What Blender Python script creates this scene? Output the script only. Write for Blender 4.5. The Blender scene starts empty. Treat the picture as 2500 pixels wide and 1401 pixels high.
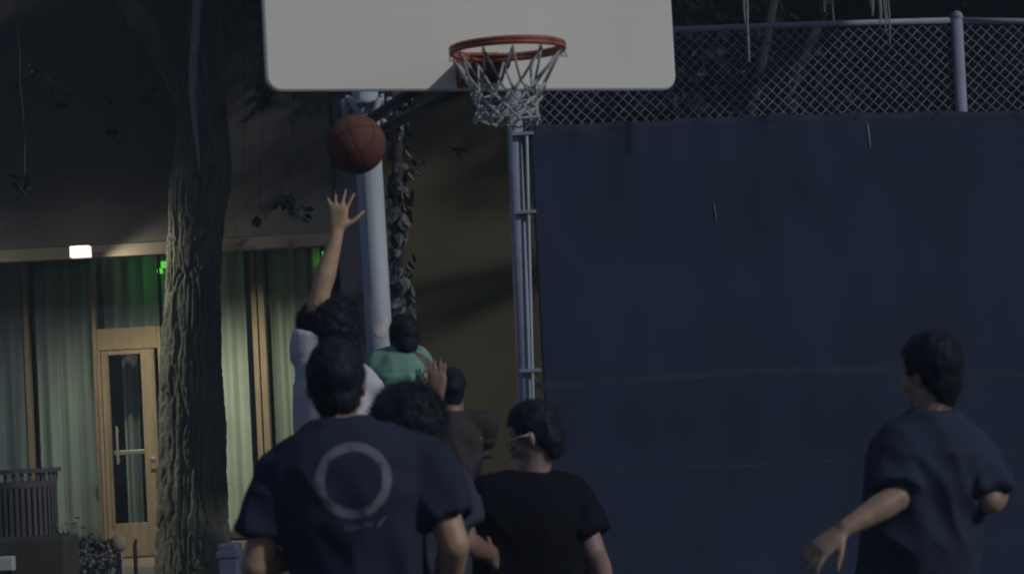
import bpy, bmesh, math, random
import numpy as np
from mathutils import Vector, Matrix, noise
R = math.radians
random.seed(7); rng = np.random.default_rng(7)
scene = bpy.context.scene
C = scene.collection

# ------------------------------------------------------------------ camera, sky, sun, exposure
F = 6000.0; PW, PH = 2500.0, 1401.0
CAM = Vector((0, 0, 1.5))
RM = Matrix.Rotation(R(90) + math.atan(342 / F), 3, 'X') @ Matrix.Rotation(R(-3.0), 3, 'Z')
cd = bpy.data.cameras.new('camera'); cam = bpy.data.objects.new('camera', cd); C.objects.link(cam)
cam.matrix_world = Matrix.Translation(CAM) @ RM.to_4x4()
cd.sensor_width = 36; cd.lens = 36 * F / PW; cd.clip_start = .1; cd.clip_end = 500
cd.dof.use_dof = True; cd.dof.focus_distance = 17.5; cd.dof.aperture_fstop = 5.0
scene.camera = cam

w = bpy.data.worlds.new('World'); scene.world = w; w.use_nodes = True
nt = w.node_tree; bg = nt.nodes['Background']
SUND = Vector((-1.135, .62, -.75)).normalized()       # direction the court light travels
sky = nt.nodes.new('ShaderNodeTexSky'); sky.sky_type = 'NISHITA'; sky.sun_disc = False
sky.sun_elevation = R(-2.0); sky.sun_rotation = math.atan2(-SUND.x, -SUND.y)
mx = nt.nodes.new('ShaderNodeMix'); mx.data_type = 'RGBA'; mx.blend_type = 'MULTIPLY'; mx.inputs[0].default_value = 1
nt.links.new(sky.outputs[0], mx.inputs[6]); mx.inputs[7].default_value = (.75, .85, 1.0, 1)
ad = nt.nodes.new('ShaderNodeMix'); ad.data_type = 'RGBA'; ad.blend_type = 'ADD'; ad.inputs[0].default_value = 1
nt.links.new(mx.outputs[2], ad.inputs[6]); ad.inputs[7].default_value = (.33, .45, .74, 1)
nt.links.new(ad.outputs[2], bg.inputs[0]); bg.inputs[1].default_value = .15

sd = bpy.data.lights.new('sun', 'SUN'); sd.energy = 1.25; sd.angle = R(1.6); sd.color = (1.0, .97, .93)
so = bpy.data.objects.new('sun', sd); C.objects.link(so)
so.rotation_euler = SUND.to_track_quat('-Z', 'Y').to_euler(); so.location = (20, -15, 18)

scene.view_settings.view_transform = 'Standard'; scene.view_settings.look = 'None'
scene.view_settings.exposure = 0; scene.view_settings.gamma = 1; scene.view_settings.use_curve_mapping = False
scene.render.engine = 'CYCLES'; scene.cycles.filter_width = 2.0

# ------------------------------------------------------------------ helpers
def P(px, py, Y):
    d = RM @ Vector(((px - PW / 2) / F, -(py - PH / 2) / F, -1))
    return CAM + d * (Y / d.y)
def SC(Y): return F / Y
def inv(p):
    c = RM.transposed() @ (Vector(p) - CAM)
    return (PW / 2 + F * c.x / -c.z, PH / 2 - F * c.y / -c.z)

def tag(o, label=None, cat=None, group=None, kind=None):
    if label: o['label'] = label
    if cat: o['category'] = cat
    if group: o['group'] = group
    if kind: o['kind'] = kind
    return o
def thing(name, label, cat, loc=(0, 0, 0), rz=0, group=None):
    o = bpy.data.objects.new(name, None); C.objects.link(o)
    o.location = loc; o.rotation_euler = (0, 0, rz); o.empty_display_size = .1
    return tag(o, label, cat, group)
def obj(name, me, m, parent=None, smooth=None):
    if isinstance(me, bmesh.types.BMesh):
        b = me; me = bpy.data.meshes.new(name); b.to_mesh(me); b.free()
    if m is not None and not me.materials: me.materials.append(m)
    if smooth is not None: me.polygons.foreach_set('use_smooth', [smooth] * len(me.polygons))
    o = bpy.data.objects.new(name, me); C.objects.link(o)
    if parent: o.parent = parent
    return o

def mat(name, col, rough=.7, var=.15, scale=6, bump=0, bscale=60, metal=0, spec=.3, stretch=(1, 1, 1), col2=None, vscale=None):
    m = bpy.data.materials.new(name); m.use_nodes = True
    n = m.node_tree.nodes; l = m.node_tree.links; b = n['Principled BSDF']
    b.inputs['Roughness'].default_value = rough; b.inputs['Metallic'].default_value = metal
    b.inputs['Specular IOR Level'].default_value = spec
    tc = n.new('ShaderNodeTexCoord'); mp = n.new('ShaderNodeMapping'); l.new(tc.outputs['Object'], mp.inputs[0])
    mp.inputs['Scale'].default_value = stretch
    t = n.new('ShaderNodeTexNoise'); t.inputs['Scale'].default_value = scale; t.inputs['Detail'].default_value = 6
    l.new(mp.outputs[0], t.inputs['Vector'])
    cr = n.new('ShaderNodeValToRGB'); l.new(t.outputs['Fac'], cr.inputs[0])
    c2 = col2 or tuple(c * (1 + var) for c in col); c1 = col if col2 else tuple(c * (1 - var) for c in col)
    cr.color_ramp.elements[0].position = .32; cr.color_ramp.elements[1].position = .68
    cr.color_ramp.elements[0].color = (*c1, 1); cr.color_ramp.elements[1].color = (*c2, 1)
    l.new(cr.outputs[0], b.inputs['Base Color'])
    if bump:
        t2 = n.new('ShaderNodeTexNoise'); t2.inputs['Scale'].default_value = bscale; t2.inputs['Detail'].default_value = 4
        l.new(mp.outputs[0], t2.inputs['Vector'])
        bp = n.new('ShaderNodeBump'); bp.inputs['Strength'].default_value = bump; bp.inputs['Distance'].default_value = .01
        l.new(t2.outputs['Fac'], bp.inputs['Height']); l.new(bp.outputs[0], b.inputs['Normal'])
    return m
def emit(name, col, s):
    m = bpy.data.materials.new(name); m.use_nodes = True
    b = m.node_tree.nodes['Principled BSDF']; b.inputs['Base Color'].default_value = (.6, .6, .6, 1)
    b.inputs['Emission Color'].default_value = (*col, 1); b.inputs['Emission Strength'].default_value = s
    return m
def glass(name, tint=(.8, .9, .9)):
    m = bpy.data.materials.new(name); m.use_nodes = True; n = m.node_tree.nodes; l = m.node_tree.links
    for x in list(n):
        if x.type != 'OUTPUT_MATERIAL': n.remove(x)
    tr = n.new('ShaderNodeBsdfTransparent'); tr.inputs[0].default_value = (*tint, 1)
    g = n.new('ShaderNodeBsdfGlossy'); g.inputs['Roughness'].default_value = .03
    fr = n.new('ShaderNodeLayerWeight'); fr.inputs[0].default_value = .5
    pw_ = n.new('ShaderNodeMath'); pw_.operation = 'POWER'; pw_.inputs[1].default_value = 4; l.new(fr.outputs['Facing'], pw_.inputs[0])
    ma_ = n.new('ShaderNodeMath'); ma_.operation = 'MULTIPLY_ADD'; ma_.inputs[1].default_value = .5; ma_.inputs[2].default_value = .035; l.new(pw_.outputs[0], ma_.inputs[0])
    mxx = n.new('ShaderNodeMixShader'); l.new(ma_.outputs[0], mxx.inputs[0]); l.new(tr.outputs[0], mxx.inputs[1]); l.new(g.outputs[0], mxx.inputs[2])
    l.new(mxx.outputs[0], n['Material Output'].inputs[0]); return m

def box(bm, x0, x1, y0, y1, z0, z1, bev=0):
    g = bmesh.ops.create_cube(bm, size=1)
    for v in g['verts']:
        v.co = Vector(((x0 + x1) / 2 + v.co.x * (x1 - x0), (y0 + y1) / 2 + v.co.y * (y1 - y0), (z0 + z1) / 2 + v.co.z * (z1 - z0)))
    if bev:
        es = list({e for v in g['verts'] for e in v.link_edges})
        bmesh.ops.bevel(bm, geom=es, offset=bev, segments=2, affect='EDGES', profile=.5)
def boxo(name, m, parent, *a, bev=.004):
    b = bmesh.new(); box(b, *a, bev=bev); return obj(name, b, m, parent)
def loft(bm, rings, cap=True):
    vr = [[bm.verts.new(p) for p in r] for r in rings]; n = len(vr[0])
    for a, b in zip(vr, vr[1:]):
        for i in range(n):
            j = (i + 1) % n; bm.faces.new((a[i], a[j], b[j], b[i]))
    if cap: bm.faces.new(vr[0][::-1]); bm.faces.new(vr[-1])
def tube(bm, pts, rad, n=10, cap=True):
    pts = [Vector(p) for p in pts]; rings = []
    if not hasattr(rad, '__len__'): rad = [rad] * len(pts)
    u = None
    for i, p in enumerate(pts):
        t = (pts[min(i + 1, len(pts) - 1)] - pts[max(i - 1, 0)]).normalized()
        if u is None:
            u = t.orthogonal().normalized()
        u = (u - t * u.dot(t)).normalized(); v = t.cross(u)
        rings.append([p + (u * math.cos(a) + v * math.sin(a)) * rad[i] for a in [2 * math.pi * k / n for k in range(n)]])
    loft(bm, rings, cap)
def ball(bm, c, r, rot=None, sub=3):
    if not hasattr(r, '__len__'): r = (r, r, r)
    g = bmesh.ops.create_icosphere(bm, subdivisions=sub, radius=1)
    for v in g['verts']:
        q = Vector((v.co.x * r[0], v.co.y * r[1], v.co.z * r[2]))
        if rot: q = rot @ q
        v.co = Vector(c) + q
def cap_tube(bm, a, b, ra, rb, n=14):
    """round-ended tapered limb"""
    a = Vector(a); b = Vector(b); d = (b - a); L = d.length; t = d.normalized(); pts = []; rad = []
    for k in (.05, .35, .7): pts.append(a - t * ra * (1 - k)); rad.append(ra * math.sin(math.acos(1 - k)))
    for k in range(5): pts.append(a + d * (k / 4)); rad.append(ra + (rb - ra) * k / 4)
    for k in (.7, .35, .05): pts.append(b + t * rb * (1 - k)); rad.append(rb * math.sin(math.acos(1 - k)))
    tube(bm, pts, rad, n)
def remesh(bm, name, voxel, smooth=3, fac=.5, fn=None):
    me = bpy.data.meshes.new(name); bmesh.ops.recalc_face_normals(bm, faces=bm.faces); bm.to_mesh(me); bm.free()
    o = bpy.data.objects.new(name + '_tmp', me); C.objects.link(o)
    r = o.modifiers.new('r', 'REMESH'); r.mode = 'VOXEL'; r.voxel_size = voxel; r.use_smooth_shade = True
    s = o.modifiers.new('s', 'SMOOTH'); s.iterations = smooth; s.factor = fac
    dg = bpy.context.evaluated_depsgraph_get(); dg.update()
    out = bpy.data.meshes.new_from_object(o.evaluated_get(dg)); out.name = name
    bpy.data.objects.remove(o); bpy.data.meshes.remove(me)
    if fn:
        out.calc_loop_triangles()
        nrm = [Vector(v.normal) for v in out.vertices]
        for v, nn in zip(out.vertices, nrm): v.co = fn(v.co.copy(), nn)
    out.polygons.foreach_set('use_smooth', [True] * len(out.polygons))
    return out
def quads_mesh(name, verts, k=4):
    """verts: (n,k,3) array of separate faces"""
    v = np.asarray(verts, dtype=np.float32); n = len(v)
    me = bpy.data.meshes.new(name); me.vertices.add(n * k); me.vertices.foreach_set('co', v.ravel())
    me.loops.add(n * k); me.loops.foreach_set('vertex_index', np.arange(n * k, dtype=np.int32))
    me.polygons.add(n); me.polygons.foreach_set('loop_start', np.arange(0, n * k, k, dtype=np.int32))
    me.update(calc_edges=True); me.validate(); return me
def leaves(name, pos, size, aspect=.5, droop=.4):
    pos = np.asarray(pos); n = len(pos)
    a = rng.normal(size=(n, 3)); a[:, 2] -= droop; a /= np.linalg.norm(a, axis=1)[:, None]
    b = rng.normal(size=(n, 3)); b -= a * (a * b).sum(1)[:, None]; b /= np.linalg.norm(b, axis=1)[:, None]
    c = np.cross(a, b)
    s = (size * rng.uniform(.6, 1.3, n))[:, None]
    v = np.stack([pos, pos + a * s * .45 + b * s * aspect * .5 + c * s * .08, pos + a * s, pos + a * s * .45 - b * s * aspect * .5 + c * s * .08], 1)
    return quads_mesh(name, v)
def clump(c, r, n, shell=.45):
    d = rng.normal(size=(n, 3)); d /= np.linalg.norm(d, axis=1)[:, None]
    rad = rng.uniform(shell, 1, n) ** .6
    return np.array(c) + d * rad[:, None] * np.array(r)

# ------------------------------------------------------------------ materials
M = {}
M['asphalt'] = mat('asphalt', (.05, .055, .065), .85, .25, 3, .4, 150)
M['line'] = mat('court_paint', (.55, .55, .55), .7, .15, 12)
M['terrace'] = mat('terrace_concrete', (.16, .15, .14), .85, .15, 3, .3, 80)
M['mulch'] = mat('mulch', (.03, .024, .018), .95, .5, 30, .9, 60)
M['upper'] = mat('dark_brown_stucco', (.080, .076, .073), .9, .10, 1.2, .25, 90)
M['olive'] = mat('olive_stucco', (.112, .094, .052), .9, .10, .9, .25, 90)
M['soffit'] = mat('soffit_paint', (.20, .18, .15), .85, .1, 2)
M['fascia'] = mat('fascia_metal', (.14, .12, .10), .6, .12, 4)
M['wood'] = mat('varnished_wood', (.29, .255, .185), .4, .14, 5, .1, 40, stretch=(6, 6, .7))
M['wood2'] = mat('grey_wood_mullion', (.26, .23, .18), .5, .14, 5, .1, 40, stretch=(6, 6, .7))
M['alu'] = mat('brushed_metal', (.5, .5, .48), .35, .05, 20, metal=.6)
M['glass'] = glass('window_glass', (.95, .985, .98))
M['curt_teal'] = mat('teal_grey_curtain', (.39, .47, .47), .9, .08, 3, .1, 200)
M['curt_blue'] = mat('blue_grey_curtain', (.36, .44, .50), .9, .08, 3, .1, 200)
M['curt_pale'] = mat('pale_green_curtain', (.52, .58, .54), .9, .08, 3, .1, 200)
M['room'] = mat('room_wall', (.10, .10, .11), .9, .1, 2)
M['bark'] = mat('fissured_bark', (.075, .073, .058), .95, .1, 5, .9, 55, stretch=(1, 1, .4), col2=(.17, .17, .135))
M['leaf'] = mat('dark_leaf', (.030, .038, .048), .6, .35, 3, spec=.2)
M['leaf_far'] = mat('far_leaf', (.013, .017, .026), .8, .3, 1.5, spec=.1)
M['twig'] = mat('dry_twig', (.12, .12, .125), .9, .2, 30)
M['twig2'] = mat('pale_twig_lit_strip', (.28, .28, .30), .9, .2, 30)  # also colours the painted lit strip on the trunk
M['ivy'] = mat('ivy_leaf', (.10, .115, .12), .55, .5, 9, spec=.25)
M['galv'] = mat('galvanised_steel', (.29, .33, .43), .55, .12, 9, .05, 80, spec=.4)
M['galv2'] = mat('weathered_steel_pole', (.42, .47, .53), .6, .13, 5, .08, 60, spec=.3, stretch=(1, 1, .3))
M['wire'] = mat('galvanised_wire', (.29, .33, .41), .55, .2, 12)
M['screen'] = mat('navy_windscreen_cloth', (.027, .043, .088), .85, .18, 1.1, .12, 300)
M['seam'] = mat('navy_webbing', (.037, .054, .094), .8, .12, 8, .2, 200)
M['board'] = mat('white_board_paint', (.83, .83, .77), .35, .035, 1.6, .03, 30)
M['boardrim'] = mat('board_edge', (.5, .5, .52), .5, .1, 8)
M['orange'] = mat('orange_steel', (.36, .115, .065), .45, .25, 25, .05, 80)
M['dark_steel'] = mat('dark_steel', (.05, .055, .075), .5, .2, 14)
M['white_steel'] = mat('zinc_clamp', (.42, .45, .52), .45, .15, 30, spec=.5)
M['cord'] = mat('net_cord', (.42, .46, .47), .85, .25, 40, .2, 200)
M['sticker'] = mat('white_sticker', (.42, .42, .44), .5, .0, 22, col2=(.70, .69, .70))
M['ball'] = mat('basketball_leather', (.15, .058, .045), .7, .15, 8, .5, 260)
M['black'] = mat('black_rubber', (.015, .015, .018), .7, .2, 20)
M['planter'] = mat('planter_concrete', (.050, .050, .042), .9, .15, 2, .3, 60)
M['binm'] = mat('bin_steel', (.075, .075, .085), .55, .15, 10)
M['white_plastic'] = mat('white_plastic', (.42, .42, .46), .5, .05, 10)
M['bluebox'] = mat('blue_grey_plastic', (.10, .13, .20), .5, .1, 10)
M['stone'] = mat('pale_stone', (.26, .22, .19), .85, .12, 12, .3, 50)
M['darkwood'] = mat('dark_wood', (.035, .028, .022), .8, .2, 20)
SK = dict(a=(.42, .27, .18), b=(.24, .15, .11), c=(.33, .22, .16), d=(.11, .075, .06), e=(.48, .33, .21), f=(.36, .24, .22))
for k, c in SK.items(): M['skin_' + k] = mat('skin_' + k, c, .5, .16, 16, .2, 120, spec=.45)
M['hair'] = mat('black_hair', (.013, .016, .027), .6, .4, 40, spec=.18)
M['eye'] = mat('eye_white', (.6, .58, .55), .3, .02, 5)
M['iris'] = mat('dark_iris', (.03, .02, .015), .3, .1, 5)

# ------------------------------------------------------------------ ground and terrace (structure)
def sheet(name, x0, x1, y0, y1, z, m, n=1):
    bm = bmesh.new(); bmesh.ops.create_grid(bm, x_segments=n, y_segments=n, size=.5)
    for v in bm.verts: v.co = Vector(((x0 + x1) / 2 + v.co.x * (x1 - x0), (y0 + y1) / 2 + v.co.y * (y1 - y0), z))
    return obj(name, bm, m)
tag(sheet('ground', -150, 150, -60, 240, -.004, M['mulch']), kind='structure')
tag(sheet('court', -9, 12, -12, 16.9, 0, M['asphalt']), kind='structure')
N23 = R(21.5)
for i, (x0, x1, y0, y1) in enumerate([(-3.0, 3.6, 9.2, 9.25), (-2.0, -1.95, 4.0, 9.2), (1.75, 1.80, 4.0, 9.2), (-2.0, 1.8, 3.95, 4.0)]):
    o = sheet('court_line', x0, x1, y0, y1, .004, M['line']); tag(o, kind='structure')
bm = bmesh.new(); box(bm, -12, .4, 18.0, 40, 0, .5, bev=.02); tag(obj('terrace', bm, M['terrace']), kind='structure')
bm = bmesh.new(); box(bm, -9, -.2, 17.2, 17.99, 0, .34, bev=.05); 
tag(obj('planting_bed', bm, M['mulch']), kind='structure')

# ------------------------------------------------------------------ building
YF, YG = 19.2, 22.5
bld = thing('clubhouse', 'dark brown building with overhanging upper floor above a curtained glass front', 'building', (-4, 19.2, 0))
bl = Vector(bld.location)
def bx(name, m, x0, x1, y0, y1, z0, z1, bev=.004, parent=None):
    q = bl if (parent is None or parent is bld) else bl
    b = bmesh.new(); box(b, x0 - q.x, x1 - q.x, y0 - q.y, y1 - q.y, z0 - q.z, z1 - q.z, bev=bev)
    return obj(name, b, m, parent or bld)
xr = P(835, 800, YF).x          # start of the solid right-hand wall
xe = P(1262, 700, YF).x + .25
zf = P(200, 631, YF).z
bx('upper_wall', M['upper'], -12, xr, YF, YF + .3, zf + .10, 8.6)
bx('fascia', M['fascia'], -12, xr, YF - .03, YF + .12, zf, zf + .097)
bx('soffit', M['soffit'], -12, xr, YF + .31, 25.8, 3.42, 3.5)
bx('side_wall', M['olive'], xr + .28, xe, YF + .03, YF + .33, 0, 8.6)
bx('corner_column', M['dark_steel'], xr + .003, xr + .277, YF - .02, 25.8, 0, 8.55)
bx('interior_wall', M['room'], -12, xr, 25.8, 26, .5, 8.4)
bx('roof', M['fascia'], -12.1, xe + .1, YF - .1, 26.1, 8.603, 8.8)
bx('sill', M['wood2'], -12, P(250, 1100, YG).x - .08, YG - .05, YG + .05, .502, .60)
bx('sill', M['wood2'], P(400, 1100, YG).x + .02, xr, YG - .05, YG + .05, .502, .60)
bx('head_beam', M['fascia'], -12, xr, YG - .05, YG + .1, 3.30, 3.417)
def X(px, py=1000, Y=YG): return P(px, py, Y).x
for px, wpx, m in [(-190, 20, 'wood2'), (74, 12, 'wood2'), (790, 20, 'wood2')]:
    x = X(px); s = wpx / SC(YG) / 2
    bx('mullion', M[m], x - s, x + s, YG - .06, YG + .06, .604, 3.297)
x0, x1 = X(627), X(659)
bx('mullion', M['wood'], x0, (x0 + x1) / 2 - .012, YG - .07, YG + .07, .604, 3.297)
bx('mullion', M['wood'], (x0 + x1) / 2 + .004, x1, YG - .09, YG + .07, .604, 3.297)
# window panes
def pane(x0, x1, z0, z1):
    b = bmesh.new(); box(b, x0 - bl.x, x1 - bl.x, YG - .012 - bl.y, YG - .004 - bl.y, z0, z1)
    return obj('window_pane', b, M['glass'], bld)
xd0, xd1 = X(236), X(402)
for a, b_ in [(X(-180) + .03, X(68) - .01), (X(88) + .01, xd0 - .01), (xd1 + .01, x0 - .01), (x1 + .01, X(780) - .01)]:
    pane(a, b_, .606, 3.295)
# door with frame and transom
zt = P(320, 800, YG).z; zd = P(320, 858, YG).z; zb = .502
dr = thing('door_dummy', '', '')
bpy.data.objects.remove(dr)
dl0, dl1 = X(262, 1100), X(386, 1100)
fr = bx('door_frame', M['wood'], xd0, dl0 - .045, YG - .07, YG + .07, zb, 3.297)
f2 = bx('door_frame', M['wood'], dl1 + .045, xd1, YG - .07, YG + .07, zb, zt)
hd = bx('door_header', M['wood'], dl0 - .043, dl1 + .043, YG - .065, YG + .06, zd + .02, zt)
pane(dl0 - .04, xd1 - .005, zt + .003, 3.295)
bx('frame_molding', M['stone'], dl0 - .044, dl0 - .012, YG - .10, YG - .03, zb, zd + .018)
door = bx('door', M['wood'], dl0 - .008, dl0 + .055, YG - .08, YG - .02, zb + .01, zd + .012)
def dpart(name, m, *a, bev=.003):
    b = bmesh.new(); x0_, x1_, y0_, y1_, z0_, z1_ = a
    box(b, x0_ - bl.x, x1_ - bl.x, y0_ - bl.y, y1_ - bl.y, z0_, z1_, bev=bev); return obj(name, b, m, door)
g0, g1 = X(276, 1100), X(356, 1100); gz1 = P(315, 865, YG).z; gz0 = P(330, 1275, YG).z
dpart('right_stile', M['wood'], g1, dl1 + .01, YG - .08, YG - .02, zb + .01, zd + .012)
dpart('top_rail', M['wood'], dl0 + .057, g1 - .002, YG - .078, YG - .022, gz1, zd + .012)
dpart('bottom_rail', M['wood'], dl0 + .057, g1 - .002, YG - .078, YG - .022, zb + .01, gz0)
dpart('glass_panel', M['glass'], dl0 + .057, g1 - .002, YG - .05, YG - .044, gz0 + .001, gz1 - .001, bev=0)
dpart('edge_strip', M['stone'], dl0 + .04, dl0 + .054, YG - .095, YG - .081, gz0 - .02, gz1 + .02, bev=.002)
dpart('edge_strip', M['stone'], dl1 - .008, dl1 + .008, YG - .095, YG - .081, zb + .02, zd, bev=.002)
hb = bmesh.new(); hx = X(293, 1085) - bl.x; hy = YG - .15 - bl.y
tube(hb, [(hx, hy, P(293, 1132, YG).z), (hx, hy, P(293, 1040, YG).z)], .012, 10)
for yy in (1050, 1122): tube(hb, [(hx, hy, P(293, yy, YG).z), (hx, hy + .1, P(293, yy, YG).z)], .008, 8)
obj('pull_handle', hb, M['alu'], door)
zp = P(325, 1103, YG).z
dpart('push_bar', M['alu'], dl0 + .06, g1 + .01, YG - .02, YG + .03, zp - .022, zp + .022, bev=.008)
zl = P(378, 1125, YG).z
b = bmesh.new(); box(b, X(372, 1120) - bl.x, X(383, 1120) - bl.x, YG - .10 - bl.y, YG - .081 - bl.y, zl - .07, zl + .04, bev=.004)
ball(b, (X(378, 1120) - bl.x, YG - .105 - bl.y, zl + .02), .016, sub=2); obj('door_lock', b, M['alu'], door)

# curtains
def curtain(px0, px1, m, label, z0=.62, z1=3.28, py=1000, amp=.042, pitch=.165, y=YG + .22):
    xa, xb = X(px0, py, y), X(px1, py, y); W = xb - xa; nx = int(W / .012); nz = 24; rows = []
    for j in range(nz + 1):
        t = j / nz; row = []
        for i in range(nx + 1):
            u = i / nx * W
            ph = 2 * math.pi * u / pitch + .9 * noise.noise((u * 2.1, t * .5, px0 * .1))
            yy = math.sin(ph) * amp * (.75 + .5 * noise.noise((u * 3, t * .8, 3))) + .012 * math.sin(2 * ph + 1)
            row.append((u + .012 * math.cos(ph), yy, z0 + (z1 - z0) * t))
        rows.append(row)
    v = [p for r in rows for p in r]; f = []
    for j in range(nz):
        for i in range(nx): a = j * (nx + 1) + i; f.append((a, a + 1, a + nx + 2, a + nx + 1))
    me = bpy.data.meshes.new('curtain'); me.from_pydata(v, [], f)
    o = obj('curtain', me, m, None, True); o.location = (xa, y, 0)
    sm = o.modifiers.new('thick', 'SOLIDIFY'); sm.thickness = .004
    tag(o, label, 'curtain', 'curtains hanging behind the glass front'); return o
curtain(-170, 62, M['curt_blue'], 'blue grey pleated curtain at the far left edge of the glass front')
curtain(92, 250, M['curt_teal'], 'dark teal pleated curtain between the thin mullion and the wooden door')
curtain(262, 400, M['curt_teal'], 'pleated curtain above the wooden door, glowing green at its top', z0=P(320, 806, YG).z, pitch=.14)
curtain(300, 342, M['curt_teal'], 'narrow dark curtain seen through the glass of the door', z0=.55, z1=P(320, 850, YG).z, pitch=.10, y=YG + .6)
curtain(404, 612, M['curt_pale'], 'pale green pleated curtain just right of the tree trunk')
curtain(668, 782, M['curt_pale'], 'pale green curtain between wooden mullion and raised arm of the jumper', pitch=.13)

# hillside that closes the view behind the trees
vs = []; fs = []
for j in range(13):
    for i in range(81):
        x = -80 + 2 * i; t = j / 12; vs.append((x, 44 + t * 40, 14 * math.sin(t * 1.57) ** .5 + 2.0 * noise.noise((x * .06, t * 2, 1)) * t + (0 if j else -.5)))
for j in range(12):
    for i in range(80): a = j * 81 + i; fs.append((a, a + 1, a + 82, a + 81))
me = bpy.data.meshes.new('hillside'); me.from_pydata(vs, [], fs); M['hill'] = mat('dark_scrub', (.05, .055, .06), .95, .3, .8)
tag(obj('hillside', me, M['hill'], None, True), kind='structure')

# lamps: those of the place, and added ones out of view
def spot(name, loc, tgt, power, col, size=R(120), blend=.8, rad=.06, parent=None):
    l = bpy.data.lights.new(name, 'SPOT'); l.energy = power; l.color = col; l.spot_size = size; l.spot_blend = blend; l.shadow_soft_size = rad
    o = bpy.data.objects.new(name, l); C.objects.link(o); o.location = loc
    o.rotation_euler = (Vector(tgt) - Vector(loc)).to_track_quat('-Z', 'Y').to_euler(); return o
lp = P(197, 615, YF - .2)
lm = thing('wall_lamp', 'glowing white box lamp on the building edge, left of the tree', 'lamp', lp)
M['lamp'] = emit('lamp_face', (1, .80, .72), 1.0)
boxo('lamp_shade', M['lamp'], lm, -.077, .077, -.05, .05, -.045, .045, bev=.006)
boxo('bracket', M['dark_steel'], lm, -.03, .03, .052, .16, -.02, .02)
spot('bulb_light', lp + Vector((.09, -.02, -.0)), lp + Vector((1.5, -.12, -1.15)), 26, (1, .90, .66), R(150), .6, .05)
pl = bpy.data.lights.new('bulb_glow', 'POINT'); pl.energy = 1.1; pl.color = (1, .75, .5); pl.shadow_soft_size = .03
po = bpy.data.objects.new('bulb_glow', pl); C.objects.link(po); po.location = lp + Vector((0, -.085, .0))
pp = Vector((-6.6, 17.85, 0)); pth = thing('standin_lamp', 'lamp post added beyond the left edge, standing in for unseen light on the left side of the trunk', 'lamp', pp)  # added lamp, out of view; stands in for the light on the trunk
b = bmesh.new(); tube(b, [(0, 0, 0), (0, 0, 3.4)], [.05, .035], 12); obj('post', b, M['dark_steel'], pth, True)
b = bmesh.new(); tube(b, [(0, 0, 3.4), (0, 0, 3.43), (0, 0, 3.62)], [.05, .10, .13], 16); obj('lamp_glass', b, emit('standin_lamp_glass', (.95, 1, .8), 1.5), pth, True)
b = bmesh.new(); tube(b, [(0, 0, 3.625), (0, 0, 3.66)], [.2, .05], 16); obj('cap', b, M['dark_steel'], pth)
spot('standin_light', pp + Vector((.16, 0, 3.5)), (-2.5, 18.8, 1.5), 360, (.95, 1, .78), R(60), 1.0, .15)
M['lampdisc'] = emit('downlight_face', (1, .8, .55), 1.5)
for i, (px, pw) in enumerate([(255, 52), (395, 72), (560, 82), (720, 50), (40, 30)]):  # all out of sight; the last is added to brighten the left curtain
    x = P(px, 700, 21.3).x
    b = bmesh.new(); tube(b, [(0, 0, 0), (0, 0, -.05)], .09, 20)
    d = thing('ceiling_downlight', ['round ceiling lamp under the overhang, left of the door', 'round ceiling lamp under the overhang, over the door',
        'round ceiling lamp under the overhang, behind the tree', 'round ceiling lamp under the overhang, nearest the hoop pole', 'round ceiling lamp added under the overhang to brighten the far left curtain'][i], 'lamp', (x, 21.3, 3.418), group='lamps under the overhang')
    obj('housing', b, M['alu'], d)
    b = bmesh.new(); tube(b, [(0, 0, -.051), (0, 0, -.056)], .07, 20); obj('diffuser', b, M['lampdisc'], d)
    spot('downlight', (x, 21.3, 3.34), (x, 22.3, .5), pw, (1, .85, .60), R(104), .9, .06)
for i, (px, py, yy, e) in enumerate([(404, 646, YG - .14, .40), (797, 622, YG - .2, .10)]):
    p = P(px, py, yy)
    g = thing('green_lamp', ['small green lamp under the overhang, hidden by the trunk', 'small green lamp under the overhang beside the raised arm'][i], 'lamp', p, group='green lamps')
    boxo('lamp_shade', emit('green_face', (.15, 1, .1), .6), g, -.04, .04, -.02, .02, -.03, .03)
    boxo('bracket', M['dark_steel'], g, -.01, .01, -.01, .01, .031, 3.418 - p.z)
    l = bpy.data.lights.new('green_glow', 'POINT'); l.energy = e; l.color = (.16, 1, .08); l.shadow_soft_size = .03
    o = bpy.data.objects.new('green_glow', l); C.objects.link(o); o.location = p + Vector((-.08, .06, -.04))

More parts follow.
